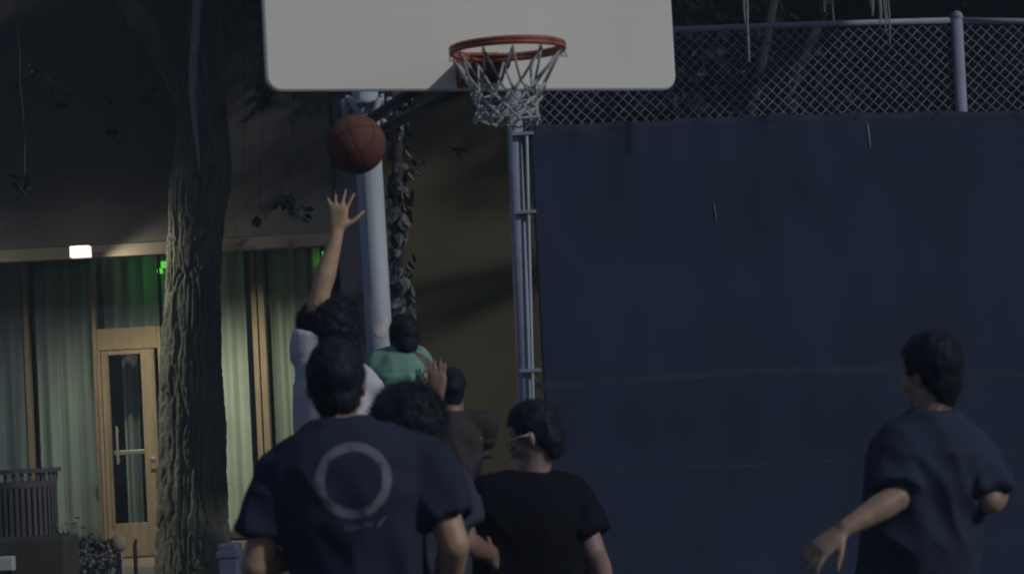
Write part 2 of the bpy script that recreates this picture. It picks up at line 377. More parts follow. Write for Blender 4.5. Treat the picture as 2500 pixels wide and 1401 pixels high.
# ------------------------------------------------------------------ bin, planter, bits on the terrace
bp_ = P(35, 1225, 17.6); binc = Vector((bp_.x, 17.75, 0.342))
lb = thing('litter_bin', 'dark slatted steel litter bin behind the grey planter', 'bin', binc)
ztop = P(35, 1146, 17.5).z - binc.z; rb = .27
b = bmesh.new(); tube(b, [(0, 0, .03), (0, 0, ztop - .14)], rb - .035, 28); obj('liner', b, M['black'], lb)
nsl = 40; sl = None
for i in range(nsl):
    a = 2 * math.pi * i / nsl
    if sl is None:
        b = bmesh.new(); box(b, -.013, .013, -.006, .006, .04, ztop - .13, bev=.003); sl = obj('slat', b, M['binm'], lb)
        o = sl
    else:
        o = sl.copy(); C.objects.link(o); o.parent = lb
    o.location = (math.cos(a) * rb, math.sin(a) * rb, 0); o.rotation_euler = (0, 0, a + math.pi / 2)
def ringo(name, m, par, r, z0, z1, th=.02, n=40):
    b = bmesh.new(); v = []
    for z, rr in [(z0, r), (z1, r), (z1, r - th), (z0, r - th)]:
        v.append([b.verts.new((math.cos(2 * math.pi * k / n) * rr, math.sin(2 * math.pi * k / n) * rr, z)) for k in range(n)])
    for q in range(4):
        a_, b_ = v[q], v[(q + 1) % 4]
        for k in range(n): b.faces.new((a_[k], a_[(k + 1) % n], b_[(k + 1) % n], b_[k]))
    bmesh.ops.recalc_face_normals(b, faces=b.faces); return obj(name, b, m, par)
ringo('band', M['binm'], lb, rb + .01, ztop - .13, ztop - .09)
ringo('rim', M['binm'], lb, rb + .04, ztop - .03, ztop, .06)
ringo('base_ring', M['binm'], lb, rb + .01, 0, .04)
fin = None
for i in range(30):
    a = 2 * math.pi * i / 30
    if fin is None: b = bmesh.new(); box(b, rb + .006, rb + .014, -.011, .011, ztop - .088, ztop - .032, bev=.002); fin = obj('collar_fin', b, M['binm'], lb); o = fin
    else: o = fin.copy(); C.objects.link(o); o.parent = lb
    o.rotation_euler = (0, 0, a)

pz = P(80, 1312, 16.6).z; px1_ = P(160, 1350, 16.6).x
pln = thing('planter', 'large dark concrete planter box at the lower left corner', 'planter', (px1_ - .9, 17.0 - .15, 0))
b = bmesh.new(); box(b, -.9, .9, -.25, .25, 0, pz, bev=.02)
for f in [f for f in b.faces if f.normal.z > .9 and f.calc_area() > .3]:
    r_ = bmesh.ops.inset_region(b, faces=[f], thickness=.05); bmesh.ops.translate(b, verts=f.verts, vec=(0, 0, -.06))
obj('box', b, M['planter'], pln)
b = bmesh.new(); box(b, -.84, .84, -.19, .19, pz - .07, pz - .03); obj('soil', b, M['mulch'], pln)
wp = P(8, 1378, 16.4)
wb = thing('utility_box', 'small white box fixed to the front of the planter', 'box', (wp.x, 16.55, wp.z))
boxo('case', M['white_plastic'], wb, -.06, .045, -.045, .045, -.05, .05, bev=.01)
boxo('lid', M['white_plastic'], wb, -.052, .037, -.053, -.0455, -.042, .042, bev=.003)
sp = P(288, 1322, 17.8)
b = bmesh.new(); ball(b, (0, 0, .062), .062, sub=4); tube(b, [(0, 0, -(sp.z - .34)), (0, 0, .01)], [.045, .03], 16)
o = obj('garden_globe', b, M['stone'], None, True); o.location = (sp.x, 17.8, sp.z - .075 + .0)
o.location.z = sp.z - .075; tag(o, 'pale round stone globe in front of the wooden door', 'ornament')
for i, (px, pt, pb) in enumerate([(262, 1322, 1372), (329, 1322, 1385)]):
    t_, b0 = P(px, pt, 17.7), P(px, pb, 17.7)
    b = bmesh.new(); tube(b, [(0, 0, .34), (0, 0, t_.z - .02), (0.012, 0, t_.z + .02)], [.016, .014, .009], 8)
    o = obj('garden_stake', b, M['darkwood']); o.location = (t_.x, 17.7, 0)
    tag(o, ['short dark stake left of the pale stone globe', 'short dark stake right of the pale stone globe'][i], 'stake')
def shrub(px, Y, zt_, seed, label, wid=.16, nl=500, stems=9, z0=.34):
    random.seed(seed); x = P(px, 1300, Y).x
    t = thing('shrub', label, 'plant', (x, Y, z0)); b = bmesh.new(); pts = []
    for s in range(stems):
        a = random.uniform(0, 6.28); r = random.uniform(.2, 1) * wid; h = (zt_ - z0) * random.uniform(.6, 1)
        q = [(0, 0, 0), (math.cos(a) * r * .4, math.sin(a) * r * .4, h * .5), (math.cos(a) * r, math.sin(a) * r, h)]
        tube(b, q, [.008, .006, .003], 5)
        for k in range(nl // stems):
            u = random.uniform(.3, 1); pts.append([math.cos(a) * r * u + random.gauss(0, .03), math.sin(a) * r * u + random.gauss(0, .03), h * u + random.gauss(0, .03)])
    obj('stems', b, M['darkwood'], t); obj('foliage', leaves('foliage', pts, .05, .5, 0), M['ivy'], t); return t
shrub(185, 17.6, 1.0, 3, 'leafy dark shrub beside the planter')
shrub(228, 17.75, .93, 4, 'low twiggy shrub between planter and the short dark stake', .12)
shrub(215, 17.45, .72, 5, 'low round bush at the foot of the twiggy shrubs', .22, 1400, 20)
fpt = P(172, 1302, 17.5)
gc = clump((-3.0, 17.6, .36), (1.9, .35, .12), 5000, 0)
gc = gc[(gc[:, 2] > .33)]
tag(obj('ground_cover', leaves('ground_cover', gc, .05, .6, 0), M['leaf']), kind='stuff', label='dark low leaves covering the planting bed under the door', cat='plants')
b = bmesh.new(); bb = P(558, 1325, 14.0)
box(b, -.055, .06, -.12, .12, 0, bb.z, bev=.012); box(b, -.062, .067, -.127, .127, bb.z - .08, bb.z - .04, bev=.006)
o = obj('equipment_case', b, M['bluebox']); o.location = (bb.x, 14.0, 0); tag(o, 'upright blue grey plastic case between tree trunk and the man with ring shirt', 'case')

# ------------------------------------------------------------------ tree with fissured trunk
TY = 18.85
rows = [(1430, 372, 588), (1300, 381, 566), (1150, 385, 552), (1000, 388, 546), (850, 397, 540), (700, 403, 537), (600, 406, 545), (500, 409, 556), (450, 412, 562), (400, 420, 564), (330, 430, 556), (250, 436, 548), (170, 443, 545), (80, 455, 548), (0, 465, 552), (-120, 470, 555)]
prof = []
for y, l, r in rows:
    pl_, pr_ = P(l, y, TY), P(r, y, TY); prof.append(((pl_.z + pr_.z) / 2, (pl_.x + pr_.x) / 2, (pr_.x - pl_.x) / 2))
prof.append((.3, prof[0][1] + .01, .42)); prof.append((7.0, prof[-2][1] + .1, .20)); prof.sort()
PZ, PXc, PR = [np.array(k) for k in zip(*prof)]
tree = thing('tree', 'tall tree with deeply fissured bark standing before the curtained glass front', 'tree', (float(PXc[0]), TY, .3))
t0 = Vector(tree.location)
def bark(q):
    a = noise.noise(Vector((q.x * 15, q.y * 15, q.z * 1.25)) + Vector((noise.noise(q * 3.2) * .75,) * 3))
    b_ = noise.noise(Vector((q.x * 31 + 5, q.y * 31, q.z * 3.2)) + Vector((noise.noise(q * 7) * .6,) * 3))
    f = 1 - min(1, abs(a) * 4.2); g = 1 - min(1, abs(b_) * 3.5)
    return -.034 * f ** 1.6 - .010 * g + .008 * noise.noise(q * 30) + .03 * noise.noise(Vector((q.x * 3, q.y * 3, q.z * 1.2)))
def barked(name, cps, rad, na, nh, parent):
    """cps: list of centre points with radii; returns displaced tube mesh"""
    cps = [Vector(c) for c in cps]; L = [0]
    for a, b_ in zip(cps, cps[1:]): L.append(L[-1] + (b_ - a).length)
    vs = []; fs = []
    for j in range(nh + 1):
        s = L[-1] * j / nh; i = min(len(cps) - 2, max(0, int(np.searchsorted(L, s) - 1))); u = (s - L[i]) / (L[i + 1] - L[i])
        us = u * u * (3 - 2 * u) * .5 + u * .5
        c = cps[i].lerp(cps[i + 1], us); r = rad[i] + (rad[i + 1] - rad[i]) * us
        t = (cps[i + 1] - cps[i]).normalized(); ux = Vector((1, 0, 0)); ux = (ux - t * ux.dot(t)).normalized(); uy = t.cross(ux)
        for k in range(na):
            a = 2 * math.pi * k / na; d = ux * math.cos(a) + uy * math.sin(a); q = c + d * r
            vs.append(c + d * (r + bark(q) * min(1, r / .12)))
    for j in range(nh):
        for k in range(na): a = j * na + k; b2 = j * na + (k + 1) % na; fs.append((a, b2, b2 + na, a + na))
    me = bpy.data.meshes.new(name); me.from_pydata([v[:] for v in vs], [], fs)
    return obj(name, me, M['bark'], parent, True)
barked('trunk', [Vector((x, TY, z)) - t0 for z, x, r in zip(PZ, PXc, PR)], list(PR), 230, 700, tree)
br = [P(475, 260, TY), P(425, 175, TY - .05), P(375, 95, TY - .15), P(300, -10, TY - .3), P(220, -140, TY - .6), P(60, -330, TY - 1.2)]
barked('branch', [p - t0 for p in br], [.13, .10, .085, .075, .07, .05], 70, 170, tree)
br = [P(520, -60, TY), P(700, -330, TY - .8), P(1000, -520, TY - 2), P(1300, -650, TY - 3.2)]
barked('branch', [p - t0 for p in br], [.13, .10, .07, .05], 50, 120, tree)
br = [P(500, -90, TY), P(520, -420, TY - .8), P(700, -720, TY - 1.2)]
barked('branch', [p - t0 for p in br], [.13, .10, .07], 50, 120, tree)
# lit edge of the upper trunk, put into the colour of an added strip
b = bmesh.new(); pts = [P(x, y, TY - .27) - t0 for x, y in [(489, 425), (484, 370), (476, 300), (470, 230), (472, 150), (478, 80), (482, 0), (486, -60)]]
tube(b, pts, [.004, .012, .02, .028, .034, .036, .036, .034], 10); obj('painted_lit_strip', b, M['twig2'], tree, True)
# crown, with added clumps out of view that shade the trunk and wall
cl = []
def shade_pt(p, h):  # point above p, along the ray towards the court light
    t = (h - p[2]) / -SUND.z; return (p[0] - SUND.x * t, p[1] - SUND.y * t, h)
for z in np.linspace(1.25, 4.6, 13):  # added clumps along the light rays, to keep the trunk in shade
    for h in (5.15, 5.5, 5.9):
            q = shade_pt((PXc[0] + .05, TY, z), h); cl.append(clump(q, (.42, .42, .2), 1100, .0))
for i in range(20):  # added clumps that darken the top of the upper wall
    cl.append(clump((random.uniform(-2.4, 2.3), random.uniform(17.6, 18.7), random.uniform(5.5, 6.3)), (.65, .5, .3), 750, .1))
for i in range(52):
    x = random.uniform(-7.5, -.4); y = random.uniform(15.5, 21); z = random.uniform(5.3, 8.2)
    cl.append(clump((x, y, z), (.9, .9, .6), 420, .2))
for i in range(4):      # low hanging sprays in front of the upper wall
    px = random.choice([random.uniform(-150, 400), random.uniform(500, 1150)]); py = random.uniform(-80, 0); Y = random.uniform(18.2, 19.1)
    cl.append(clump(P(px, py, Y), (.30, .2, .2), 220, 0))
for i in range(20):
    px = random.choice([random.uniform(0, 380), random.uniform(560, 1200)]); py = random.uniform(160, 480)
    cl.append(clump(P(px, py, random.uniform(18.4, 19.05)), (.07, .05, .08), random.randint(3, 16), 0))
for px, py, n in [(45, 440, 24), (60, 470, 14), (162, 442, 12), (710, 505, 26), (690, 490, 14), (740, 515, 14), (636, 530, 8), (590, 480, 8), (300, 350, 14), (340, 355, 12)]:
    cl.append(clump(P(px, py, 18.9), (.05, .04, .06), n, 0))
A = np.concatenate(cl)
keep = []
for p in A:
    q = inv(p); ok = True
    if 240 < q[0] < 600 and q[1] > -40 and p[1] < 19.0: ok = False
    if p[2] > 4.3 and p[1] < 17 and q[1] > -60: ok = False
    if q[1] > -20 and p[1] < 18.0: ok = False
    keep.append(ok)
A = A[np.array(keep)] - np.array(t0)
obj('crown', leaves('crown', A, .075, .55), M['leaf'], tree)
def twig(px, y0, y1, Y, parent, r=.006, ptop=-260, wob=4):
    b = bmesh.new(); pts = []; n = 9; o0 = Vector(parent.location)
    for k in range(n + 1):
        t = k / n; y = y1 + (ptop - y1) * t; x = px + (.05 * (y - y1)) * .9 + random.uniform(-wob, wob) * (1 if 0 < k < n else 0)
        pts.append(P(x, y, Y) - o0)
    tube(b, pts, [r * .6] + [r * 1.0] * n, 6); return obj('hanging_twig', b, M['twig'] if parent is tree else M['twig2'], parent)
twig(716, 240, 345, 18.0, tree, .009)
for x, y in [(60, 430), (522, 20)]: twig(x, 0, y, 18.6, tree, .006)

for x, y in [(160, 438), (712, 495), (634, 524), (592, 474), (300, 345), (340, 350), (742, 508)]:
    b = bmesh.new(); tube(b, [P(x, y, 18.9) - t0, P(x + 6, y * .6, 18.85) - t0, P(x + 2, -40, 18.7) - t0, P(x + 40, -300, 18.3) - t0], [.002, .003, .004, .006], 5); obj('thin_stem', b, M['darkwood'], tree)
# trees beyond the fence (dark masses)
def bgtree(x, Y, h, r, label, n=17000, base=.1):
    t = thing('background_tree', label, 'tree', (x, Y, 0), group='dark trees beyond the fence')
    b = bmesh.new(); tube(b, [(0, 0, 0), (.05, 0, h * .4), (0, .1, h * .8)], [.22, .17, .08], 10)
    for k in range(5):
        a = k * 1.3; tube(b, [(0, 0, h * .35), (math.cos(a) * r * .6, math.sin(a) * r * .5, h * .65)], [.09, .04], 6)
    obj('trunk', b, M['hill'], t, True)
    pts = [clump((random.uniform(-.5, .5) * r, random.uniform(-.4, .4) * r, random.uniform(base + .18, .9) * h), (r * .55, r * .5, h * .16), n // 12, .1) for k in range(12)]
    obj('crown', leaves('crown', np.concatenate(pts), .17, .6), M['leaf_far'], t); return t
for i, (x, Y, h, r) in enumerate([(-.5, 27, 9, 2.4), (2.2, 25, 9.5, 2.4), (4.6, 27, 9, 2.6), (7, 25, 9.5, 2.8), (3.2, 31, 10, 3), (6.2, 33, 10, 3.2), (.8, 34, 10, 3.2), (9.4, 28, 9, 3)]):
    bgtree(x, Y, h, r, ['dark tree far behind the fence, nearest the building', 'dark tree behind the chain link beside the backboard', 'dark tree behind the middle of the chain link',
       'dark tree behind the fence post at the upper right', 'tall dark tree in the back row behind the chain link', 'tall dark tree in the back row at the upper right', 'tall dark tree in the back row behind the backboard', 'dark tree beyond the right edge of the fence'][i])
ot = thing('overhanging_tree', 'tree behind the fence with thin pale twigs hanging over the top rail', 'tree', (5.0, 18.2, 0))
b = bmesh.new(); tube(b, [(0, 0, 0), (.1, .1, 3), (0, -.3, 5.4)], [.16, .13, .08], 10)
for k, (dx, dy) in enumerate([(-3.6, -2.0), (-2.4, -2.1), (-1.2, -1.6)]): tube(b, [(0, -.1, 4.6), (dx * .6, dy * .6, 5.2), (dx, dy, 5.3)], [.07, .05, .03], 7)
obj('trunk', b, M['hill'], ot, True)
oc = np.concatenate([clump((random.uniform(-1.6, 1.6), random.uniform(-1.0, 2.3), random.uniform(5.3, 7)), (.6, .6, .4), 900, .1) for k in range(16)])
obj('crown', leaves('crown', oc, .10, .5), M['leaf'], ot)
for x, y, r in [(1820, 60, .010), (1829, 152, .011), (2014, 30, .012), (2036, 54, .008), (2130, 40, .013), (2150, 62, .014), (2166, 52, .009), (2162, 78, .007), (2173, 110, .007), (2126, 18, .008)]:
    twig(x, 0, y, 16.0, ot, r * .8, wob=2.5)

# ------------------------------------------------------------------ fence
FY = 16.5
fence = thing('fence', 'tall chain link fence with navy windscreen cloth behind the court', 'fence', (P(1270, 1000, FY).x, FY, 0))
f0 = Vector(fence.location)
def fpost(name, top, bot, r, m=None, yo=0):
    a, b_ = P(*top, FY + yo), P(*bot, FY + yo); d = (b_ - a); k = -a.z / d.z; g = a + d * k
    b = bmesh.new(); tube(b, [g - f0, a - f0], r, 16); ball(b, a - f0, r * 1.12, sub=2); return obj(name, b, m or M['galv'], fence, True)
pw = 30 / SC(FY) / 2
zr0 = P(1254, 88, FY); zr1 = P(2336, 50, FY)
fpost('post', (1248, 82), (1284, 1000), 39 / SC(FY) / 2, M['galv'])
fpost('post', (2336, 42), (2360, 500), 28 / SC(FY) / 2)
xn = P(3420, 20, FY)
b = bmesh.new(); tube(b, [(xn.x - f0.x, 0, 0), (xn.x - f0.x, 0, xn.z)], .04, 14); obj('post', b, M['galv'], fence, True)
def tubo(name, pts, r, m, n=10): 
    b = bmesh.new(); tube(b, [Vector(p) - f0 for p in pts], r, n); return obj(name, b, m, fence, True)
tubo('top_rail', [P(1254, 92, FY), P(1650, 73, FY), P(1990, 60, FY), P(2336, 50, FY)], .022, M['galv'])
tubo('top_rail', [P(2336, 50, FY), P(2500, 53, FY), P(2900, 45, FY), P(3420, 25, FY)], .022, M['galv'])
tubo('mid_rail', [P(1280, 945, FY + .03), P(1850, 903, FY + .03), P(2355, 890, FY + .03), P(3420, 850, FY + .03)], .02, M['galv'])
# conduit beside the corner post, with clamps
cp = [P(1286, 330, FY - .07), P(1302, 1003, FY - .07)]; dv = (cp[1] - cp[0]); gz = cp[0] + dv * (-cp[0].z / dv.z)
tubo('conduit', [gz, cp[0]], .010, M['galv2'], 8)
for px, py in [(1272, 330), (1278, 520), (1290, 905)]:
    c = P(px, py, FY); b = bmesh.new(); box(b, -.06, .085, -.085, .05, -.012, .012, bev=.003)
    o = obj('clamp', b, M['galv'], fence); o.location = c - f0
# woven mesh
def top_z(x):
    a = [P(1254, 92, FY), P(1650, 73, FY), P(1990, 60, FY), P(2336, 50, FY), P(2500, 53, FY), P(2900, 45, FY), P(3420, 25, FY)]
    return float(np.interp(x, [p.x for p in a], [p.z for p in a]))
b = bmesh.new(); pit = .0718; xa, xb = zr0.x + .03, xn.x; za = .05
def wire(bm, pts, r):
    vr = []
    for i, p in enumerate(pts):
        t = (pts[min(i + 1, len(pts) - 1)] - pts[max(i - 1, 0)]).normalized(); u = Vector((0, 1, 0)); v = t.cross(u).normalized()
        vr.append([bm.verts.new(p + u * (r * math.cos(a)) + v * (r * math.sin(a))) for a in (0, 2.09, 4.19)])
    for a_, b_ in zip(vr, vr[1:]):
        for k in range(3): bm.faces.new((a_[k], a_[(k + 1) % 3], b_[(k + 1) % 3], b_[k]))
ztop_max = 4.3
for s in (1, -1):
    n = int((xb - xa + ztop_max) / pit) + 2
    for i in range(-2, n + 60):
        xs = (xa - ztop_max if s > 0 else xa) + i * pit; pts = []; k0 = 0
        for k in range(0, int((ztop_max - za) / (pit / 2)) + 2):
            z = za + k * pit / 2; x = xs + s * (z - za)
            if x < xa or x > xb or z > top_z(x): 
                if len(pts) > 1: wire(b, pts, .0025)
                pts = []; continue
            pts.append(Vector((x, FY + (.0045 if (k + i) % 2 else -.0045) * s, z)) - f0)
        if len(pts) > 1: wire(b, pts, .0025)
o = obj('chain_link_mesh', b, M['wire'], fence); o['kind'] = 'stuff'
# windscreen cloth
def pilf(x, z): return .012 * noise.noise((x * 1.3, z * .9, 0)) + .007 * noise.noise((x * 4, z * 2, 4)) + .004 * math.sin(x * 21) * math.exp(-((scr_top(x) - z) / .25))
def scr_top(x):
    a = [P(1275, 306, FY), P(1500, 300, FY), P(1900, 281, FY), P(2336, 272, FY), P(2500, 271, FY), P(3420, 240, FY)]
    return float(np.interp(x, [p.x for p in a], [p.z for p in a])) - .014 * abs(math.sin(math.pi * (x - P(1308, 600, FY).x - .05) / .54))
nx, nz = 340, 150; vs = []; fs = []; sx0 = P(1308, 600, FY).x
for j in range(nz + 1):
    for i in range(nx + 1):
        x = sx0 + (xb - sx0) * i / nx; z1_ = scr_top(x); z = .03 + (z1_ - .03) * j / nz
        pil = pilf(x, z)
        vs.append((x - f0.x, -.055 + pil, z))
for j in range(nz):
    for i in range(nx): a = j * (nx + 1) + i; fs.append((a, a + 1, a + nx + 2, a + nx + 1))
me = bpy.data.meshes.new('windscreen'); me.from_pydata(vs, [], fs); o = obj('windscreen', me, M['screen'], fence, True)
sm = o.modifiers.new('t', 'SOLIDIFY'); sm.thickness = .003; sm.offset = 1
def strip(name, fz, wdt, y=-.068, x0=None):
    vs = []; fs = []
    for i in range(161):
        x = (x0 or sx0) + (xb - (x0 or sx0)) * i / 160; z = fz(x)
        yy = y + .010 * noise.noise((x * 1.3, z * .9, 0)) + .006 * noise.noise((x * 4, z * 2, 4))
        vs += [(x - f0.x, -.0595 + pilf(x, z + q), z + q) for q in (-wdt / 2, 0, wdt / 2)]
    for i in range(160):
        for k in (0, 1): a = i * 3 + k; fs.append((a, a + 3, a + 4, a + 1))
    me = bpy.data.meshes.new(name); me.from_pydata(vs, [], fs); o = obj(name, me, M['seam'], fence, False)
    s_ = o.modifiers.new('t', 'SOLIDIFY'); s_.thickness = .003; return o
strip('hem_band', lambda x: scr_top(x) - .02, .045)
ms = [P(1308, 945, FY), P(1600, 925, FY), P(1850, 905, FY), P(2150, 905, FY), P(2400, 921, FY), P(2500, 914, FY), P(3420, 850, FY)]
strip('seam_band', lambda x: float(np.interp(x, [p.x for p in ms], [p.z for p in ms])), .05)
ms2 = [P(1308, 1150, FY), P(1850, 1135, FY), P(3420, 1040, FY)]
strip('seam_band', lambda x: float(np.interp(x, [p.x for p in ms2], [p.z for p in ms2])), .022)
tie = None
for k in range(24):
    x = sx0 + .05 + k * .54
    if x > xb: break
    if tie is None:
        b = bmesh.new(); tube(b, [(0, -.075, -.015), (0.004, -.08, .004), (0, -.03, .03), (0, .01, .03)], .003, 5); tie = obj('tie', b, M['seam'], fence); o = tie
    else: o = tie.copy(); C.objects.link(o); o.parent = fence
    o.location = (x - f0.x, 0, scr_top(x) - .02)
for i, (xx, ya, yb) in enumerate([(2120, 300, 362), (1744, 495, 545)]):
    a, c = P(xx - 2, ya, FY - .066), P(xx + 5, yb, FY - .066); b = bmesh.new(); pts = []
    for k in range(9):
        t = k / 8; x_ = a.x + (c.x - a.x) * (t + .12 * math.sin(t * 3)); z_ = a.z + (c.z - a.z) * t; pts.append((x_ - a.x, -.0605 + pilf(x_, z_) + .066, z_ - c.z))
    tube(b, pts, [.003, .0045, .0055, .0055, .0055, .005, .005, .004, .002], 6)
    o = obj('loose_thread', b, mat('pale_thread', (.30, .33, .38) if i == 0 else (.16, .18, .21), .8)); o.location = (a.x, FY - .066, c.z)
    tag(o, ['pale loose thread hanging just below the top hem of the windscreen', 'fainter pale thread on the open middle of the windscreen'][i], 'thread')

# ------------------------------------------------------------------ hoop
BY = 10.32
bc = P(1167, 221, BY)     # bottom centre of board
hoop = thing('basketball_hoop', 'outdoor basketball hoop with white board on a grey steel pole', 'basketball hoop', (0, 0, 0))
yaw = R(20)   # board normal towards camera turned to the right
hp = Vector((bc.x, BY, 0)) + Vector((-math.sin(yaw), math.cos(yaw), 0)) * 1.25
pbt = P(893, 260, hp.y); pbb = P(928, 860, hp.y)
hoop.location = (0, 0, 0); hoop.location = Vector((pbb.x + .01, hp.y, 0)); hoop.rotation_euler = (0, 0, 0)
h0 = Vector(hoop.location)
n_ = Vector((math.sin(yaw), -math.cos(yaw), 0)); u_ = Vector((math.cos(yaw), math.sin(yaw), 0)); Z = Vector((0, 0, 1))
def L(a, d, z): return Vector((bc.x, BY, bc.z)) + u_ * a + n_ * d + Z * z - h0       # board frame: along, out of the face, up
BW, BH, TH = 1.83, 1.08, .035
b = bmesh.new()
def rr(w, h, r, zb=0):
    out = []
    for cx, cz, a0 in [(w / 2 - r, zb + r, -90), (w / 2 - r, zb + h - r, 0), (-w / 2 + r, zb + h - r, 90), (-w / 2 + r, zb + r, 180)]:
        for k in range(7): a = R(a0 + 15 * k); out.append((cx + r * math.cos(a), cz + r * math.sin(a)))
    return out
r1 = rr(BW, BH, .06); r2 = rr(BW - .016, BH - .016, .052, .008)
loft(b, [[L(a, -TH, z) for a, z in r2], [L(a, -TH + .006, z) for a, z in r1], [L(a, -.006, z) for a, z in r1], [L(a, 0, z) for a, z in r2]])
bmesh.ops.recalc_face_normals(b, faces=b.faces); obj('backboard', b, M['board'], hoop)
zr = .122  # rim height above the board bottom (3.05 m level)
RR = .2286; rc = .16 + RR
rc_off = 0.0
rim = None
b = bmesh.new()
for dz, r_ in ((0, RR + .002), (-.016, RR + .002)):
    N = 48; K = 8; rings = []
    for i in range(N):
        a = 2 * math.pi * i / N; c = (math.cos(a), math.sin(a))
        rings.append([b.verts.new(L(c[0] * (r_ + .0105 * math.cos(t)), rc + c[1] * (r_ + .0105 * math.cos(t)), zr + dz + .0105 * math.sin(t))) for t in [2 * math.pi * k / K for k in range(K)]])
    for i in range(N):
        for k in range(K): b.faces.new((rings[i][k], rings[(i + 1) % N][k], rings[(i + 1) % N][(k + 1) % K], rings[i][(k + 1) % K]))
rim = obj('rim', b, M['orange'], hoop, True)
def prism(bm, pts2, a0, a1):   # pts2 in (d,z), extruded along a
    va = [bm.verts.new(L(a0, d, z)) for d, z in pts2]; vb = [bm.verts.new(L(a1, d, z)) for d, z in pts2]; n = len(va)
    bm.faces.new(va); bm.faces.new(vb[::-1])
    for i in range(n): bm.faces.new((va[i], vb[i], vb[(i + 1) % n], va[(i + 1) % n]))
b = bmesh.new()
prism(b, [(.002, .01), (.012, .01), (.012, .16), (.002, .16)], -.095, .095)
prism(b, [(.012, zr + .005), (.19, zr + .005), (.19, zr - .003), (.012, zr - .003)], -.085, .085)
for s in (-1, 1):
    a = s * .085; prism(b, [(.0125, .03), (.035, .03), (.17, zr - .045), (.20, zr - .004), (.0125, zr - .004)], a - .003, a + .003)
prism(b, [(.06, .065), (.11, .11), (.11, .12), (.07, .085)], -.081, .081)
bmesh.ops.recalc_face_normals(b, faces=b.faces); obj('rim_mount', b, M['orange'], hoop)
for a, z in [(-.06, .04), (.06, .04), (-.06, .11), (.06, .11)]:
    b = bmesh.new(); tube(b, [L(a, .012, z), L(a, .022, z)], .011, 6); obj('mount_bolt', b, M['dark_steel'], hoop)
# net hooks and net
NH = 12
def np_(a, r, z, ox=0, oy=0): return L(math.cos(a) * r + ox, rc + math.sin(a) * r + oy, zr + z)
for i in range(NH):
    b = bmesh.new(); a = 2 * math.pi * (i + .5) / NH; tube(b, [np_(a, RR, -.03), np_(a, RR - .012, -.045), np_(a, RR + .012, -.05), np_(a, RR + .006, -.03)], .0035, 5); obj('hook', b, M['orange'], rim)
b = bmesh.new()
def cordt(pts, r=.004): tube(b, pts, r, 6)
def sag(p, q, s=.004): m = (p + q) / 2 + Vector((random.uniform(-s, s), random.uniform(-s, s), random.uniform(-s, s))); return [p, m, q]
levels = [(-.035, RR - .004, 0, 12, .5), (-.165, .150, -.004, 12, 1.0), (-.205, .135, -.006, 12, .5), (-.240, .128, -.006, 12, 1.0), (-.272, .126, -.008, 12, .5), (-.300, .130, -.010, 12, 1.0)]
nodes = []
for z, r, ox, n, off in levels:
    nodes.append([np_(2 * math.pi * (i + off) / n, r * random.uniform(.95, 1.05), z + random.uniform(-.010, .010), ox * 2, 0) for i in range(n)])
for li in range(len(nodes) - 1):
    A_, B_ = nodes[li], nodes[li + 1]; n = 12
    for i in range(n):
        if levels[li][4] == .5: js = (i - 1, i)      # off .5 -> 1.0 : neighbours
        else: js = (i, i + 1)
        js = [(j) % n for j in js]
        for j in js:
            cordt(sag(A_[i], B_[j], .003 if li == 0 else .008), .0052)
    for p in B_: ball(b, p, .0085, sub=1)
for li in range(1, len(nodes) - 1):   # doubled strands thicken the lower net
    for i in range(12):
        if random.random() < .75: cordt(sag(nodes[li][i], nodes[li + 1][(i + random.choice((-1, 0, 1))) % 12], .015), .0032)
for i in range(12): cordt(sag(nodes[-1][i], nodes[-1][(i + 1) % 12], .012), .004)
for i in range(12):
    if random.random() < .6: cordt([nodes[-1][i], nodes[-1][i] + Vector((random.uniform(-.01, .01), random.uniform(-.01, .01), -random.uniform(.01, .025)))], .005)
obj('net', b, M['cord'], rim, True)
# pole and arms
pdir = (pbt - pbb).normalized(); ptop = pbb + pdir * ((3.55 - pbb.z) / pdir.z); pg = pbb + pdir * ((0 - pbb.z) / pdir.z)
b = bmesh.new(); tube(b, [pg - h0, ptop - h0], 64 / SC(hp.y) / 2, 28); obj('pole', b, M['galv2'], hoop, True)
b = bmesh.new(); tube(b, [pg - h0, pg - h0 + Z * .02], .16, 20); obj('base_plate', b, M['dark_steel'], hoop)
pj = lambda z: pbb + pdir * ((z - pbb.z) / pdir.z) - h0
zB = bc.z
b = bmesh.new()
for s in (-.16, .16):
    tube(b, [pj(zB + .62) + u_ * s * .4, L(s * 1.4, -TH - .01, .62)], .024, 12)
    tube(b, [pj(zB + .0) + u_ * s * .4, L(s * .75, -TH - .01, .10)], .026, 12)
    tube(b, [pj(zB + .66) + u_ * s * .3, L(s * .9, -TH - .01, .12)], .018, 10)
obj('support_arms', b, M['dark_steel'], hoop, True)
b = bmesh.new()
for z in (.10, .60):
    for a0, a1, zz in [(-.5, .5, z)]:
        for q in (0, 1): prism(b, [(-TH - .045, zz - .03), (-TH - .002, zz - .03), (-TH - .002, zz + .03), (-TH - .045, zz + .03)], a0, a1) if q == 0 else None
bmesh.ops.recalc_face_normals(b, faces=b.faces); obj('board_channel', b, M['dark_steel'], hoop)
